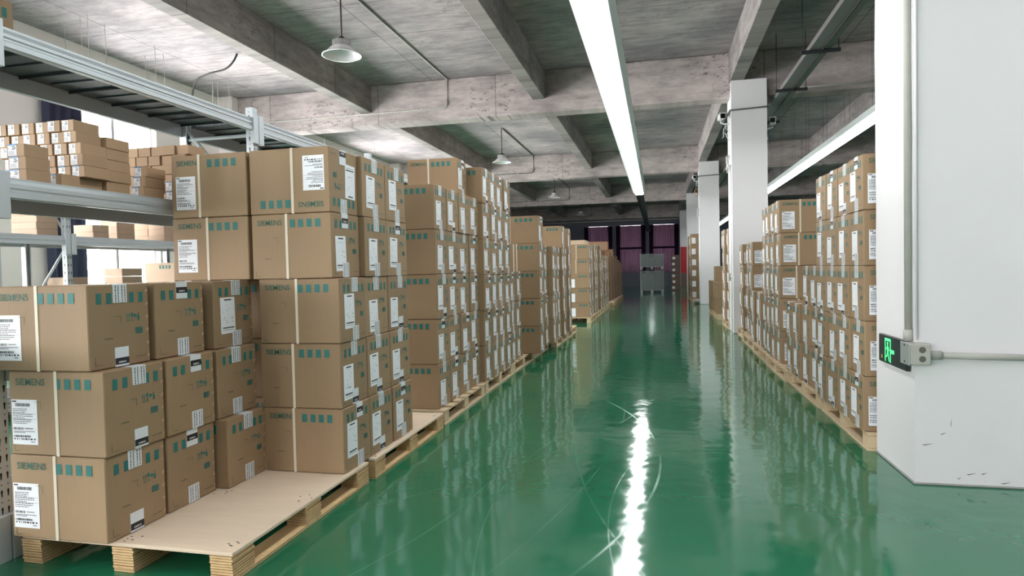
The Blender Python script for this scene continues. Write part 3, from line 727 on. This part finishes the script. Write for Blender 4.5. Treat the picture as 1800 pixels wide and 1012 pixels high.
def carton(x, y, z, label, W=.478, D=.318, H=.349, side=1, front=('text', 'squares', 'label', 'strap'), aisle=('squares', 'seal', 'sym', 'label'), su=.42, rz=0, flip=False, group=None, detail=2, tint='kraft', fl=(.03, .36, .125, .185), al=(.035, .10, .115, .19), seed=0, name='shipping_carton'):
    """x,y,z = centre of the base"""
    t = thing(name, label, 'box', (x, y, z), rz, group)
    s_ = side
    if flip:
        t.location.z += H; t.rotation_euler = (0, math.pi, rz); s_ = -side
    key = (round(W, 3), round(D, 3), round(H, 3), tint)
    def body():
        mb = MB().cbox(-W/2, W/2, -D/2, D/2, 0, H, .004); return mb.mesh('body', tint)
    b = link('body', cached(('body',)+key, body), t)
    Ff, Fs = faces(W, D, H, s_)
    k2 = key + (s_,)
    def sq(F, w, side_face):
        mb = MB()
        if side_face:
            c0 = (.13*w, .29*w, .66*w, .82*w); sw = .075*w
            for u in c0: F.rect(mb, u, u+sw, .036, .080)
        else:
            for kx in range(4): u = w*(.49+.105*kx); F.rect(mb, u, u+.062*w, .030, .073)
        return mb.mesh('printed_squares', 'teal_ink', recalc=False)
    if 'text' in front:
        def f():
            mb = MB(); Ff.text(mb, TXT, .075*W, .058, .315*W/TXT_W); return mb.mesh('lettering', 'green_ink', recalc=False)
        link('lettering', cached(('text',)+k2, f), t)
    def squares(F, w, side_face, tag):
        if detail < 2: link('printed_squares', cached((tag,)+k2, lambda: sq(F, w, side_face)), t, kind='stuff'); return
        for kx in range(4):
            def f():
                mb = MB()
                if side_face: u = (.13, .29, .66, .82)[kx]*w; F.rect(mb, u, u+.075*w, .036, .080)
                else: u = w*(.49+.105*kx); F.rect(mb, u, u+.062*w, .030, .073)
                return mb.mesh('printed_square', 'teal_ink', recalc=False)
            link('printed_square', cached((tag, kx)+k2, f), t)
    if 'squares' in front: squares(Ff, W, False, 'sqf')
    if 'label' in front:
        u, vf, w, h = fl
        tl = (seed % 3 - 1)*.012
        def f(): mb = MB(); Ff.slab(mb, u, u+w, vf*H, vf*H+h, .0014, 0); return mb.mesh('shipping_label', 'label_paper')
        lb = link('shipping_label', cached(('fl', fl)+k2, f), t)
        if detail > 0:
            def f(): mb = MB(); label_print(mb, Ff, u, vf*H, w, h, seed % 3, .0020); return mb.mesh('label_print', 'black_ink', recalc=False)
            link('label_print', cached(('flp', fl, seed % 3)+k2, f), lb, kind='stuff')
    if 'mark' in front and detail > 0:
        def f():
            mb = MB(); corner(mb, Ff, .34*W, .36*H, .035, 'tr', .0014); corner(mb, Ff, .04*W, .96*H, .03, 'bl', .0014); Ff.rect(mb, .16*W, .245*W, .68*H, .692*H)
            return mb.mesh('fold_marks', 'faint_ink', recalc=False)
        link('fold_marks', cached(('mk',)+k2, f), t, kind='stuff')
    for sname in ('strap', 'strap2'):
        if sname in front:
            us = round(su*W - W/2, 3) + (.04 if sname == 'strap2' else 0); hw = .0075
            def f():
                mb = MB(); e = .0022
                mb.box(us-hw, us+hw, -D/2-e, -D/2-.0003, -.0005, H+.0005); mb.box(us-hw, us+hw, D/2+.0003, D/2+e, -.0005, H+.0005)
                mb.box(us-hw, us+hw, -D/2-e, D/2+e, H+.0005, H+.0016); mb.box(us-hw, us+hw, -D/2-e, D/2+e, -.0014, -.0005)
                return mb.mesh('strap', 'strap_plastic')
            link('strap', cached(('st', us)+key, f), t)
    if 'squares' in aisle: squares(Fs, D, True, 'sqa')
    if 'sym' in aisle and detail > 0:
        def f():
            mb = MB(); sym(mb, Fs, .60*D, .36*H, .033, None if False else .0014)
            for kx in range(6): Fs.rect(mb, .75*D+kx*.0068, .75*D+kx*.0068+.0045, .545*H, .625*H)
            return mb.mesh('handling_symbols', 'teal_ink', recalc=False)
        link('handling_symbols', cached(('sy',)+k2, f), t, kind='stuff')
        if detail > 1:
            def f():
                mb = MB(); corner(mb, Fs, .51*D, .385*H, .034, 'tr', .0014); corner(mb, Fs, .08*D, .95*H, .034, 'bl', .0014); Fs.rect(mb, .24*D, .37*D, .64*H, .655*H); Fs.rect(mb, .74*D, .95*D, .905*H, .913*H)
                return mb.mesh('fold_marks', 'faint_ink', recalc=False)
            link('fold_marks', cached(('mka',)+k2, f), t, kind='stuff')
    if 'seal' in aisle:
        for top in (True, False):
            var = (seed + 2*top) % 3
            u0, u1 = .42*D + .01*((seed % 5)-2), .42*D + .01*((seed % 5)-2) + .072
            v0, v1 = (0, .078) if top else (H-.082, H-.001)
            def f():
                mb = MB(); Fs.slab(mb, u0, u1, v0-.0003, v1, .0026)
                if top:
                    s = 1 if s_ > 0 else -1; xa, xb = sorted((s*(W/2-.05), s*(W/2+.002)))
                    ya, yb = sorted((Fs.P(u0, 0).y, Fs.P(u1, 0).y)); mb.box(xa, xb, ya, yb, H+.0001, H+.0012)
                return mb.mesh('seal_tape', 'seal_tape')
            st = link('seal_tape', cached(('se', top, seed % 5)+k2, f), t)
            if detail > 0:
                def f():
                    mb = MB(); rr = random.Random(var)
                    if var == 0: Fs.rect(mb, u0, u1, (v0+v1)/2-.016+(.02 if not top else 0), (v0+v1)/2+.012+(.02 if not top else 0), .0032)
                    else:
                        for cx in (.14, .34, .62, .82):
                            v = v0+.004
                            while v < v1-.006: hh = rr.uniform(.003, .012); Fs.rect(mb, u0+cx*.072, u0+(cx+.075)*.072, v, min(v1-.003, v+hh), .0032); v += hh+.0022
                    return mb.mesh('tape_print', 'black_ink' if var == 0 else 'conduit_dark', recalc=False)
                tp = link('tape_print', cached(('tp', top, var, seed % 5)+k2, f), st, kind='stuff')
                if var == 0 and detail > 1:
                    def f():
                        mb = MB(); Fs.text(mb, TXT, u0+.016, (v0+v1)/2+.006+(.02 if not top else 0), .04/TXT_W, off=.0038); return mb.mesh('tape_lettering', 'label_paper', recalc=False)
                    link('tape_lettering', cached(('tl', top, seed % 5)+k2, f), st)
    if 'label' in aisle:
        u, vv, w, h = al; w = min(w, D*.42); u = .09*D + .012*(seed % 3)
        vv = min(.25*H + .018*(seed % 4), H-h-.022); tl = ((seed*7) % 5 - 2)*.014
        def f(): mb = MB(); Fs.slab(mb, u, u+w, vv, vv+h, .0018, tl); return mb.mesh('address_label', 'label_paper')
        lb = link('address_label', cached(('al', seed % 60)+k2, f), t)
        if detail > 0:
            def f():
                mb = MB(); rr = random.Random(seed % 6)
                Fs.rect(mb, u+.25*w, u+.75*w, vv+.05*h, vv+.085*h, .0024)
                for kx in range(16): a, bq = u+rr.uniform(.1, .8)*w, vv+rr.uniform(.13, .7)*h; Fs.rect(mb, a, a+rr.uniform(.02, .14)*w, bq, bq+.008*h, .0024)
                x0 = u+.12*w
                while x0 < u+.9*w: ww = rr.uniform(.02, .06)*w; Fs.rect(mb, x0, x0+ww, vv+.82*h, vv+.86*h, .0024); x0 += ww+.012*w
                Fs.rect(mb, u+.12*w, u+.88*w, vv+.90*h, vv+.91*h, .0024)
                return mb.mesh('label_print', 'black_ink', recalc=False)
            link('label_print', cached(('alp', seed % 60)+k2, f), lb, kind='stuff')
    if 'staples' in aisle:
        def f():
            mb = MB(); rr = random.Random(2)
            for kx in range(6):
                v = .03+kx*(H-.06)/5; uu = .935*D
                for q in (0, 1): Fs.poly(mb, [(uu+q*.007, v+.006), (uu+q*.007+.003, v+.008), (uu+q*.007+.009, v-.004), (uu+q*.007+.006, v-.006)])
            return mb.mesh('staples', 'staple_metal', recalc=False)
        link('staples', cached(('sp',)+k2, f), t)
    return t

LAYERS = ['bottom', 'second', 'third', 'fourth', 'fifth', 'sixth']
PZ = .1212
W0, D0, H0 = .478, .318, .349
rnd = random.Random(11)
nb = 0
# -- the nearest three-deep stack of three (stands on the inner half of the bare pallet)
offs = [(0, 0), (.01, 0), (-.045, -.01)]
for l in range(3):
    for r in range(3):
        nb += 1
        x = -2.19 + offs[l][0] + (.055 if (l == 0 and r == 2) else 0) + (.02 if (l == 2 and r == 2) else 0) - W0/2
        y = 2.135 + [0, .335, .68][r] + offs[l][1] + D0/2 + (.02 if l == 2 else 0)*r
        lab = 'brown carton, %s layer, %s from the pallet front, beside bare plywood deck' % (LAYERS[l], ordinal(r+1))
        carton(x, y, PZ + .352*l, lab, front=('text', 'squares', 'label', 'strap', 'mark'), aisle=('squares', 'seal', 'sym', 'staples') + (('label',) if (l, r) == (2, 2) else ()),
               su=.47 + .03*(l == 1) + .02*rnd.random(), rz=rnd.uniform(-.006, .006), seed=l*3+r, fl=(.012, .34, .13, .188))
# -- five-high pair of columns behind it
for l in range(5):
    for cidx in (0, 1):
        x = -1.655 - W0/2 - cidx*.50 + rnd.uniform(-.006, .006) - (.03 if l > 2 else 0) + (.0 if cidx == 0 else -.012)
        y = 3.12 + D0/2 + rnd.uniform(-.006, .006) + (.06 if cidx and l < 3 else 0)
        fl = l == 4 and cidx == 0
        who = 'beside the aisle' if cidx == 0 else 'beside the rack'
        lab = 'brown carton in the five-high stack at the bare plywood, %s, %s layer' % (who, LAYERS[l])
        if fl: lab = 'upside-down brown carton on top of the five-high stack at the bare plywood'
        carton(x, y + (.19 if cidx and l < 3 else 0), PZ + .352*l, lab, front=('text', 'squares', 'strap') + (('label',) if (cidx or fl) else ('mark',)),
               aisle=('squares', 'seal', 'sym', 'label'), su=.37 + .1*rnd.random(), rz=rnd.uniform(-.008, .008), flip=fl, seed=l*2+cidx+4, fl=(.03, .34, .125, .185))

def run(row_label, ref, side, xa, ys, layers, start, D, H=H0, pitch=.352, cols=1, detail=1, front=('squares',), aisle=('squares', 'seal', 'sym', 'label'), group=None, tint='kraft', jx=.008, W=W0):
    """a run of carton columns along the aisle; ys = front edges, layers = count for each"""
    for i, (y0, n) in enumerate(zip(ys, layers)):
        cj = rnd.uniform(-.03, .03) if y0 > 8.6 else 0
        for l in range(n):
            jit = rnd.uniform(-jx, jx) + cj
            x = xa - side*W/2 + jit
            fr = front(l) if callable(front) else front
            lab = 'brown carton in the %s, %s column from the %s, %s layer' % (row_label, ordinal(start+i), ref, LAYERS[l])
            carton(x, y0 + D/2 + rnd.uniform(-.002, .002), PZ + pitch*l, lab, W=W, D=D, H=H, side=side, front=fr, aisle=aisle, rz=rnd.uniform(-.003, .003), seed=rnd.randrange(60), detail=detail, group=group, tint=tint, su=.3+.15*rnd.random())
LR, LREF = 'rack-side row', 'bare plywood'
run(LR, LREF, 1, -1.66, [3.45, 3.78], [5, 5], 2, .318, detail=2, front=('text', 'squares', 'strap'))
run(LR, LREF, 1, -1.68, [4.72, 5.03, 5.335, 5.64], [5, 5, 5, 5], 4, .298, detail=1, front=('squares',))
carton(-1.77-W0/2, 5.60+.149, PZ+.352*5, 'single brown carton set back on top of the rack-side row', D=.298, front=('text', 'squares', 'strap'), su=.43, seed=4, detail=1, rz=.01)
# inner column behind the gap, so the half pallet is not hollow
run('rack-side row', 'bare plywood', 1, -1.63, [5.945, 6.24, 6.535, 6.83], [6, 6, 6, 6], 8, .288, H=.342, pitch=.345)
run(LR, LREF, 1, -1.66, [7.17, 7.50], [3, 3], 12, .31, front=('label',))
run(LR, LREF, 1, -1.47, [8.02], [5], 14, .34, front=('squares', 'strap', 'strap2'), W=.60)
run(LR, LREF, 1, -1.56, [8.42, 8.765], [4, 4], 15, .31)
run(LR, LREF, 1, -1.50, [9.11, 9.455, 9.80, 10.14, 10.5, 10.86, 11.2], [4, 4, 4, 5, 4, 5, 5], 17, .318, detail=0, front=('squares',))
run(LR, LREF, 1, -1.48, [14.0, 14.4, 14.8], [5, 5, 5], 24, .38, H=.315, pitch=.318, detail=0, front=lambda l: ('squares', 'label') if l < 3 else ('squares', 'strap'))
run(LR, LREF, 1, -1.47, [15.3, 15.72, 16.14, 16.56, 16.98], [5, 5, 5, 5, 4], 27, .40, H=.327, pitch=.330, detail=0, front=('squares',))
run(LR, LREF, 1, -1.45, [17.5, 17.92, 18.34, 18.76, 19.18], [4, 4, 4, 4, 3], 32, .40, detail=0, front=('squares',))
o = link('carton_lid', MB().cbox(-2.0, -1.54, 14.0, 14.8, PZ+.318*5, PZ+.318*5+.10, .004).mesh('carton_lid', 'kraft_pale'), label='pale flat tray box lying on the far rack-side cartons', category='box')

RR_, RREF = 'pillar-side row', 'exit-sign pillar'
run(RR_, RREF, -1, 1.27, [4.44, 4.745, 5.05, 5.355], [5, 5, 5, 5], 1, .298, detail=2, front=('text', 'squares', 'label'))
run(RR_, RREF, -1, 1.29, [5.68, 6.0], [3, 3], 5, .30, detail=1, front=('squares',))
run(RR_, RREF, -1, 1.27, [6.33, 6.66], [2, 2], 7, .30, detail=1, front=('squares',))
run(RR_, RREF, -1, 1.28, [7.33, 7.64, 7.95, 8.26], [5, 5, 5, 5], 9, .30, detail=1, front=('text', 'squares', 'label', 'strap'))
run(RR_, RREF, -1, 1.30, [8.72, 9.06, 9.40], [2, 2, 2], 13, .32, detail=0, front=('squares',))
run(RR_, RREF, -1, 1.36, [9.9, 10.25, 10.6, 10.95], [4, 4, 4, 4], 16, .33, detail=1, front=('label', 'strap'))
run(RR_, RREF, -1, 1.28, [12.5, 12.9, 13.3], [5, 5, 5], 20, .38, detail=0, front=('label',))
run(RR_, RREF, -1, 1.28, [14.75, 15.2, 15.65, 16.1, 16.55], [2, 3, 2, 2, 2], 23, .42, detail=0, front=('strap', 'strap2'), aisle=('squares',))
run(RR_, RREF, -1, 1.08, [21.7, 22.3, 22.9, 23.5], [6, 6, 6, 6], 28, .56, detail=0, front=('label',), tint='kraft')

# ------------------------------------------------------------------ bundles of folded board and far things
for i in range(12):
    y = 20.3 + i*.42; h = [1.5, 1.62, 1.55, 1.45, 1.6, 1.5, 1.42, 1.5, 1.35, 1.4, 1.3, 1.35][i]
    t = thing('board_bundle', 'upright bundle of folded brown cartons, %s from the carton columns' % ordinal(i+1), 'cardboard', (-1.88+.012*i, y+.2, PZ))
    for kx in range(5):
        x = -.44 + kx*.18
        link('folded_carton', MB().cbox(-.085, .085, -.19, .19, 0, h*(1 if kx == 2 else random.uniform(.93, .99)), .004).mesh('folded_carton', 'brown_board'), t, (x, 0, 0))
    if i % 2 == 0: link('strap', MB().box(.437, .442, -.01, .01, 0, h*.93).mesh('strap', 'strap_plastic'), t)
for i, (y, h) in enumerate(((20.35, .28), (22.85, .22))):
    link('open_carton', MB().cbox(-2.28, -1.53, y, y+.5, PZ+(1.62, 1.5)[i], PZ+(1.62, 1.5)[i]+h, .004).mesh('open_carton', 'brown_board'), label=('large empty brown carton lying on the folded board bundles' if not i else 'smaller brown carton lying further along the folded bundles'), category='box')
# two wrapped pallet cages
for i, (z0, z1) in enumerate(((0, 1.02), (1.06, 1.78))):
    t = thing('wrapped_crate', ('film-wrapped grey pallet load standing on the floor by the curtains' if not i else 'film-wrapped grey pallet load stacked on top of another load'), 'crate', (-.26, 30.0, z0))
    for x in (-.46, 0, .46): link('block', MB().cbox(x-.05, x+.05, -.5, .5, 0, .12, .003).mesh('block', 'wire_cage'), t)
    link('deck', MB().cbox(-.52, .52, -.5, .5, .12, .145, .003).mesh('deck', 'wire_cage'), t)
    rr = random.Random(i); hgt = z1-z0
    for kx in range(3): link('load', MB().cbox(-.47+kx*.315, -.47+kx*.315+.30, -.44, .44, .146, hgt-.03-rr.uniform(0, .12), .006).mesh('load', 'grey_wrap_core'), t)
    for x in (-.505, .505):
        for y in (-.48, .48): link('post', MB().cbox(x-.015, x+.015, y-.015, y+.015, .146, hgt, .003).mesh('post', 'wire_cage'), t)
    link('film', MB().box(-.525, .525, -.505, .505, .15, hgt-.005).mesh('film', 'stretch_film'), t)
# red panel on the far pillar, dim stacks of small cartons by it
t = thing('fire_cabinet', 'red fire cabinet fixed to the last white pillar', 'cabinet', (1.5, 37.88, .78))
link('case', MB().cbox(-.2, .22, -.1, .11, 0, 1.5, .01).mesh('case', 'fire_red'), t); link('door', MB().cbox(-.18, .20, -.125, -.1, .03, 1.47, .006).mesh('door', 'fire_red'), t)
link('plinth', MB().cbox(-.2, .22, -.1, .11, -.78, -.01, .006).mesh('plinth', 'dark_carton'), t)
for i in range(2):
    for l in range(6):
        t = thing('dim_carton', 'dim small carton %s up, %s from the curtained window, by the red cabinet' % (ordinal(l+1), ordinal(i+1)), 'box', (.85 + .02*(l % 2), 33.2-.5*i, .29*l), .02*(l % 3-1))
        link('body', cached(('dim',), lambda: MB().cbox(-.2, .2, -.22, .22, 0, .286, .004).mesh('body', 'dark_carton')), t)
        link('label', cached(('diml',), lambda: MB().box(-.16, -.03, -.224, -.2205, .08, .2).mesh('label', 'label_paper')), t)
# window sills at the end wall
struct('trim_90', MB().box(-8.85, 8.9, 40.42, 40.6, 4.06, 4.12), 'conduit_grey', label='pale ledge along the top of the dark end wall')

# ------------------------------------------------------------------ steel rack along the rack-side row
def upright_mesh(h, slots):
    mb = MB()
    # C-profile, open towards -x: web faces +x (aisle), returns along y
    prof = [(0, -.028), (0, .028), (-.055, .028), (-.055, .016), (-.052, .016), (-.052, .025), (-.003, .025), (-.003, -.025), (-.052, -.025), (-.052, -.016), (-.055, -.016), (-.055, -.028)]
    n = len(prof); mb.v += [(x, y, 0) for x, y in prof] + [(x, y, h) for x, y in prof]
    for j in range(n): mb.f.append((j, (j+1) % n, n+(j+1) % n, n+j))
    mb.f.append(tuple(range(n))); mb.f.append(tuple(range(n, 2*n)))
    return mb.mesh('post', 'rack_grey')
def slot_mesh(h):
    mb = MB(); z = .06
    while z < h-.05:
        for yy in (-.014, .014):
            # teardrop slot
            mb.poly([(.0008, yy+.0065*math.cos(q*.63)*(1 if math.sin(q*.63) > 0 else .55), z+.017*math.sin(q*.63)) for q in range(10)])
            mb.poly([(.0008, yy+.003*math.cos(q*.8), z+.038+.003*math.sin(q*.8)) for q in range(8)])
        for xx in (-.028,):
            mb.poly([(xx+.006*math.cos(q*.63)*(1 if math.sin(q*.63) > 0 else .55), -.0288, z+.017*math.sin(q*.63)) for q in range(10)])
            mb.poly([(xx+.0035*math.cos(q*.8), -.0288, z+.038+.0035*math.sin(q*.8)) for q in range(8)])
        z += .075
    return mb.mesh('slots', 'slot_dark', recalc=False)
UH = 2.38; UM = upright_mesh(UH, True); SM = slot_mesh(UH)
def beam_mesh(L, front):
    s = 1 if front else -1
    prof = [(0, 0), (.030*s, 0), (.036*s, .004), (.036*s, .026), (.030*s, .032), (.030*s, .040), (.036*s, .046), (.036*s, .060), (.028*s, .066), (.022*s, .082), (.022*s, .092), (0, .092)]
    return MB().extrude(prof, .03, L-.03).mesh('beam', 'rack_grey' if front else 'rack_grey')
def rack_bay(name, label, xf, xb, y0, L, levels, decks, first, ends):
    t = thing(name, label, 'rack', (0, y0, 0))
    bf, bb = cached(('bf', L), lambda: beam_mesh(L, True)), cached(('bb', L), lambda: beam_mesh(L, False))
    ys = ([0] if first else []) + ([L] if ends else [])
    for yy in ys:
        for x, rz in ((xf, 0), (xb, math.pi)):
            p = link('post', UM, t, (x, yy, 0), (0, 0, rz)); link('slots', SM, p)
            if rz: p.children[0].rotation_euler = (0, 0, 0)
        for kx in range(3):
            z0 = .15+kx*.75
            a, b = (xf-.03, xb+.03) if kx % 2 == 0 else (xb+.03, xf-.03)
            link('brace', MB().tube([(a, yy, z0), (b, yy, z0+.62)], .013, 6).mesh('brace', 'rack_grey'), t)
        for z in (.1, 2.19): link('brace', MB().tube([(xf-.03, yy, z), (xb+.03, yy, z)], .013, 6).mesh('brace', 'rack_grey'), t)
    for z in levels:
        link('front_beam', bf, t, (xf-.018, 0, z)); link('back_beam', bb, t, (xb+.018, 0, z))
        for yy in (0.031, L-.031):
            link('bracket', cached(('br',), lambda: MB().cbox(.0014, .03, -.028, .028, -.09, .115, .002).mesh('bracket', 'rack_grey')), t, (xf-.0, yy, z))
        n = 6
        dw = (L-.068)/n
        for kx in range(n):
            def f():
                mb = MB(); w = (xf-xb)-.045; mb.box(-w, 0, 0, dw-.004, .083, .0905)
                mb.box(-w, 0, 0, .003, .070, .083); mb.box(-w, 0, dw-.007, dw-.004, .070, .083); mb.box(-w*.92, -w*.08, dw*.5-.010, dw*.5+.010, .076, .083)
                return mb.mesh('deck_panel', 'deck_steel')
            link('deck_panel', cached(('dk', L, round(xf-xb, 3)), f), t, (xf-.0225, .034+kx*dw, z))
    return t
XF, XB = -2.76, -3.36
LV = [.08, .86, 1.558, 2.212]
rack_bay('steel_rack', 'grey steel shelving bay beside the bare plywood pallet', XF, XB, 2.18, 1.87, LV, None, True, True)
rack_bay('steel_rack', 'grey steel shelving bay beside the five-high carton stack', XF, XB, 4.05, 1.87, LV, None, False, True)
rack_bay('steel_rack', 'grey steel shelving bay beside the six-high cartons', XF, XB, 5.92, 1.87, LV, None, False, True)
rack_bay('steel_rack', 'grey steel shelving bay ahead of the bare plywood pallet', XF, XB, .31, 1.87, LV, None, True, False)
rack_bay('steel_rack', 'second grey shelving row by the windows, bay with pale flat boxes', -5.6, -6.15, 5.15, 1.87, [.08, .86, 1.53], None, True, True)
rack_bay('steel_rack', 'second grey shelving row by the windows, bay with tall box piles', -5.6, -6.15, 7.02, 1.87, [.08, .86, 1.53], None, False, True)
rack_bay('steel_rack', 'second grey shelving row by the windows, bay before the wall', -5.6, -6.15, 3.28, 1.87, [.08, .86, 1.53], None, True, False)

# small boxes on the shelf
def small_mesh(w, d, h, tint): return cached(('sm', w, d, h, tint), lambda: MB().cbox(-w/2, w/2, -d/2, d/2, 0, h, .0015).mesh('body', tint))
def small_label(w, d, h, blue):
    def f():
        mb = MB(); mb.box(-w*.42, w*.08, -d/2-.001, -d/2-.0002, h*.08, h*.94); return mb.mesh('label', 'label_paper')
    return cached(('sl', w, d, h), f)
def small_print(w, d, h):
    def f():
        mb = MB(); F = Face((-w/2, -d/2, h), (1, 0, 0), (0, -1, 0), .0014); rr = random.Random(3)
        for kx in range(14):
            u, v = .3*w+rr.random()*.2*w, .14*h+rr.random()*.3*h; F.rect(mb, u, u+.05*w, v, v+.06*h)
        for kx in range(4): F.rect(mb, .12*w, .12*w+rr.uniform(.15, .38)*w, (.58+.08*kx)*h, (.6+.08*kx)*h)
        F.rect(mb, .1*w, .14*w, .3*h, .36*h)
        return mb.mesh('label_print', 'conduit_dark', recalc=False)
    return cached(('spr', w, d, h), f)
def small_box(x, y, z, w, d, h, label, lab=True, rz=0, tint='kraft_small', blue=False, group=None):
    t = thing('small_carton', label, 'box', (x, y, z), rz, group)
    link('body', small_mesh(w, d, h, tint), t)
    if lab:
        l = link('label', small_label(w, d, h, blue), t); link('label_print', small_print(w, d, h), l, kind='stuff')
        if blue: link('blue_tape', cached(('bt', w, d, h), lambda: MB().box(-w*.44, w*.1, -d/2-.0012, -d/2+.03, h-.0001, h+.0006).box(-w*.44, w*.1, -d/2-.0016, -d/2-.0002, h*.90, h).mesh('blue_tape', 'blue_tape')), t)
    return t
SZ = 1.558+.0925
w, d, h = .086, .15, .056
cnt = 0
# front pile: three big-end boxes by the post
for l in range(3):
    small_box(-2.85 + rnd.uniform(-.006, .006), 2.43, SZ+.0575*l, .10, .12, h+.001, 'small labelled box %s up in the short pile by the rack post' % ordinal(l+1), True, rnd.uniform(-.03, .03), blue=True)
# main wall of labelled boxes
for l in range(6):
    for q in range(6):
        x = -3.27 + .083*q + rnd.uniform(-.003, .003) + (0, .05, .045, .03, .012, 0)[l]
        small_box(x, 2.72 + rnd.uniform(-.006, .006), SZ+.0575*l, .076, .15, h, 'small white-labelled box in the big shelf pile, %s layer, %s from the wall side' % (LAYERS[l], ordinal(q+1)), True, rnd.uniform(-.02, .02), blue=(l < 2))
    if l < 5:
        small_box(-2.83 + rnd.uniform(-.006, .006), 2.885+rnd.uniform(-.004, .004), SZ+.0575*l, .076, .15, h, 'small plain box behind the labelled shelf pile, %s layer' % LAYERS[l], False, rnd.uniform(-.02, .02))
for l in range(1):
    small_box(-2.81 + rnd.uniform(-.004, .004) , 2.575, SZ+.0575*l*1.0, .076, .10, h, 'small blue-taped box standing before the labelled shelf pile, %s layer' % LAYERS[l], True, rnd.uniform(-.04, .04), blue=True)
# pinkish wall further in
for l in range(6):
    for q in range(6):
        if l == 5 and q < 1: continue
        x = -3.24 + .088*q + rnd.uniform(-.003, .003) + (.015 if l % 2 else 0)
        small_box(x, 3.42+rnd.uniform(-.006, .006), SZ+.0575*l, .083, .15, h, 'small plain box in the rear shelf pile, %s layer, %s from the wall side' % (LAYERS[l], ordinal(q+1)), False, rnd.uniform(-.02, .02), tint='kraft_small')
for l in range(3):
    small_box(-2.83, 3.12+.01*l, SZ+.0575*l, .084, .15, h, 'small labelled box in the single pile before the rear shelf pile, %s layer' % LAYERS[l], True, .03*l, blue=True)
for q in range(2):
    small_box(-2.80+.0, 3.30+.0*q, SZ+.0575*q, .08, .07, h, 'small blue-taped box by the large carton, %s layer' % LAYERS[q], True, 0, blue=True)
# carton on the top shelf
carton(-3.03, 2.22, 2.212+.0935, 'brown carton on the top shelf over the bare plywood pallet', W=.40, D=.30, H=.15, fl=(.03, .15, .10, .11), front=('squares', 'label'), aisle=('squares', 'seal'), seed=2, detail=1)
# second row of shelving: pale boxes
Z2 = 1.53+.0925
def pile(x, y, z, n, w, d, h, label, tint='kraft_pale', m=1):
    for l in range(n):
        for q in range(m):
            small_box(x + q*(w+.004), y, z+l*(h+.001), w, d, h, label + ', %s layer' % LAYERS[l] + (', %s box' % ordinal(q+1) if m > 1 else ''), False, rnd.uniform(-.02, .02), tint=tint)
pile(-5.85, 5.02, Z2, 4, .30, .22, .062, 'pale flat box in the pile by the diagonal brace')
pile(-5.95, 5.75, Z2, 2, .25, .2, .075, 'pale flat box in the low pile past the brace')
pile(-6.0, 6.15, Z2, 5, .22, .25, .075, 'pale flat box in the tall dark-sided pile')
pile(-6.02, 6.62, Z2, 5, .22, .25, .072, 'pale flat box in the double pile', m=2)
pile(-6.0, 7.75, Z2, 4, .2, .3, .075, 'pale flat box in the triple pile near the post', m=2)
Z3 = .86+.0935
pile(-5.85, 6.05, Z3, 4, .24, .28, .088, 'pale flat box on the lower window-side shelf', m=1)
pile(-5.85, 5.35, Z3, 3, .24, .24, .088, 'pale flat box on the lower shelf by the brace', m=1)
carton(-5.86, 6.75, Z3, 'pale carton with teal squares on the lower window-side shelf', W=.42, D=.3, H=.42, front=('squares',), aisle=('squares', 'label'), tint='kraft_pale', seed=5, detail=0)
carton(-5.86, 7.25, Z3, 'pale carton with a crooked label beside the teal-squared one', W=.40, D=.3, H=.40, front=('label',), aisle=('squares', 'label'), tint='kraft_pale', seed=9, detail=0)
carton(-5.88, 7.95, Z3, 'tall pinkish carton with a strap on the lower window-side shelf', W=.40, D=.36, H=.44, front=('strap', 'squares'), aisle=('squares',), tint='kraft_pale', seed=9, detail=0)
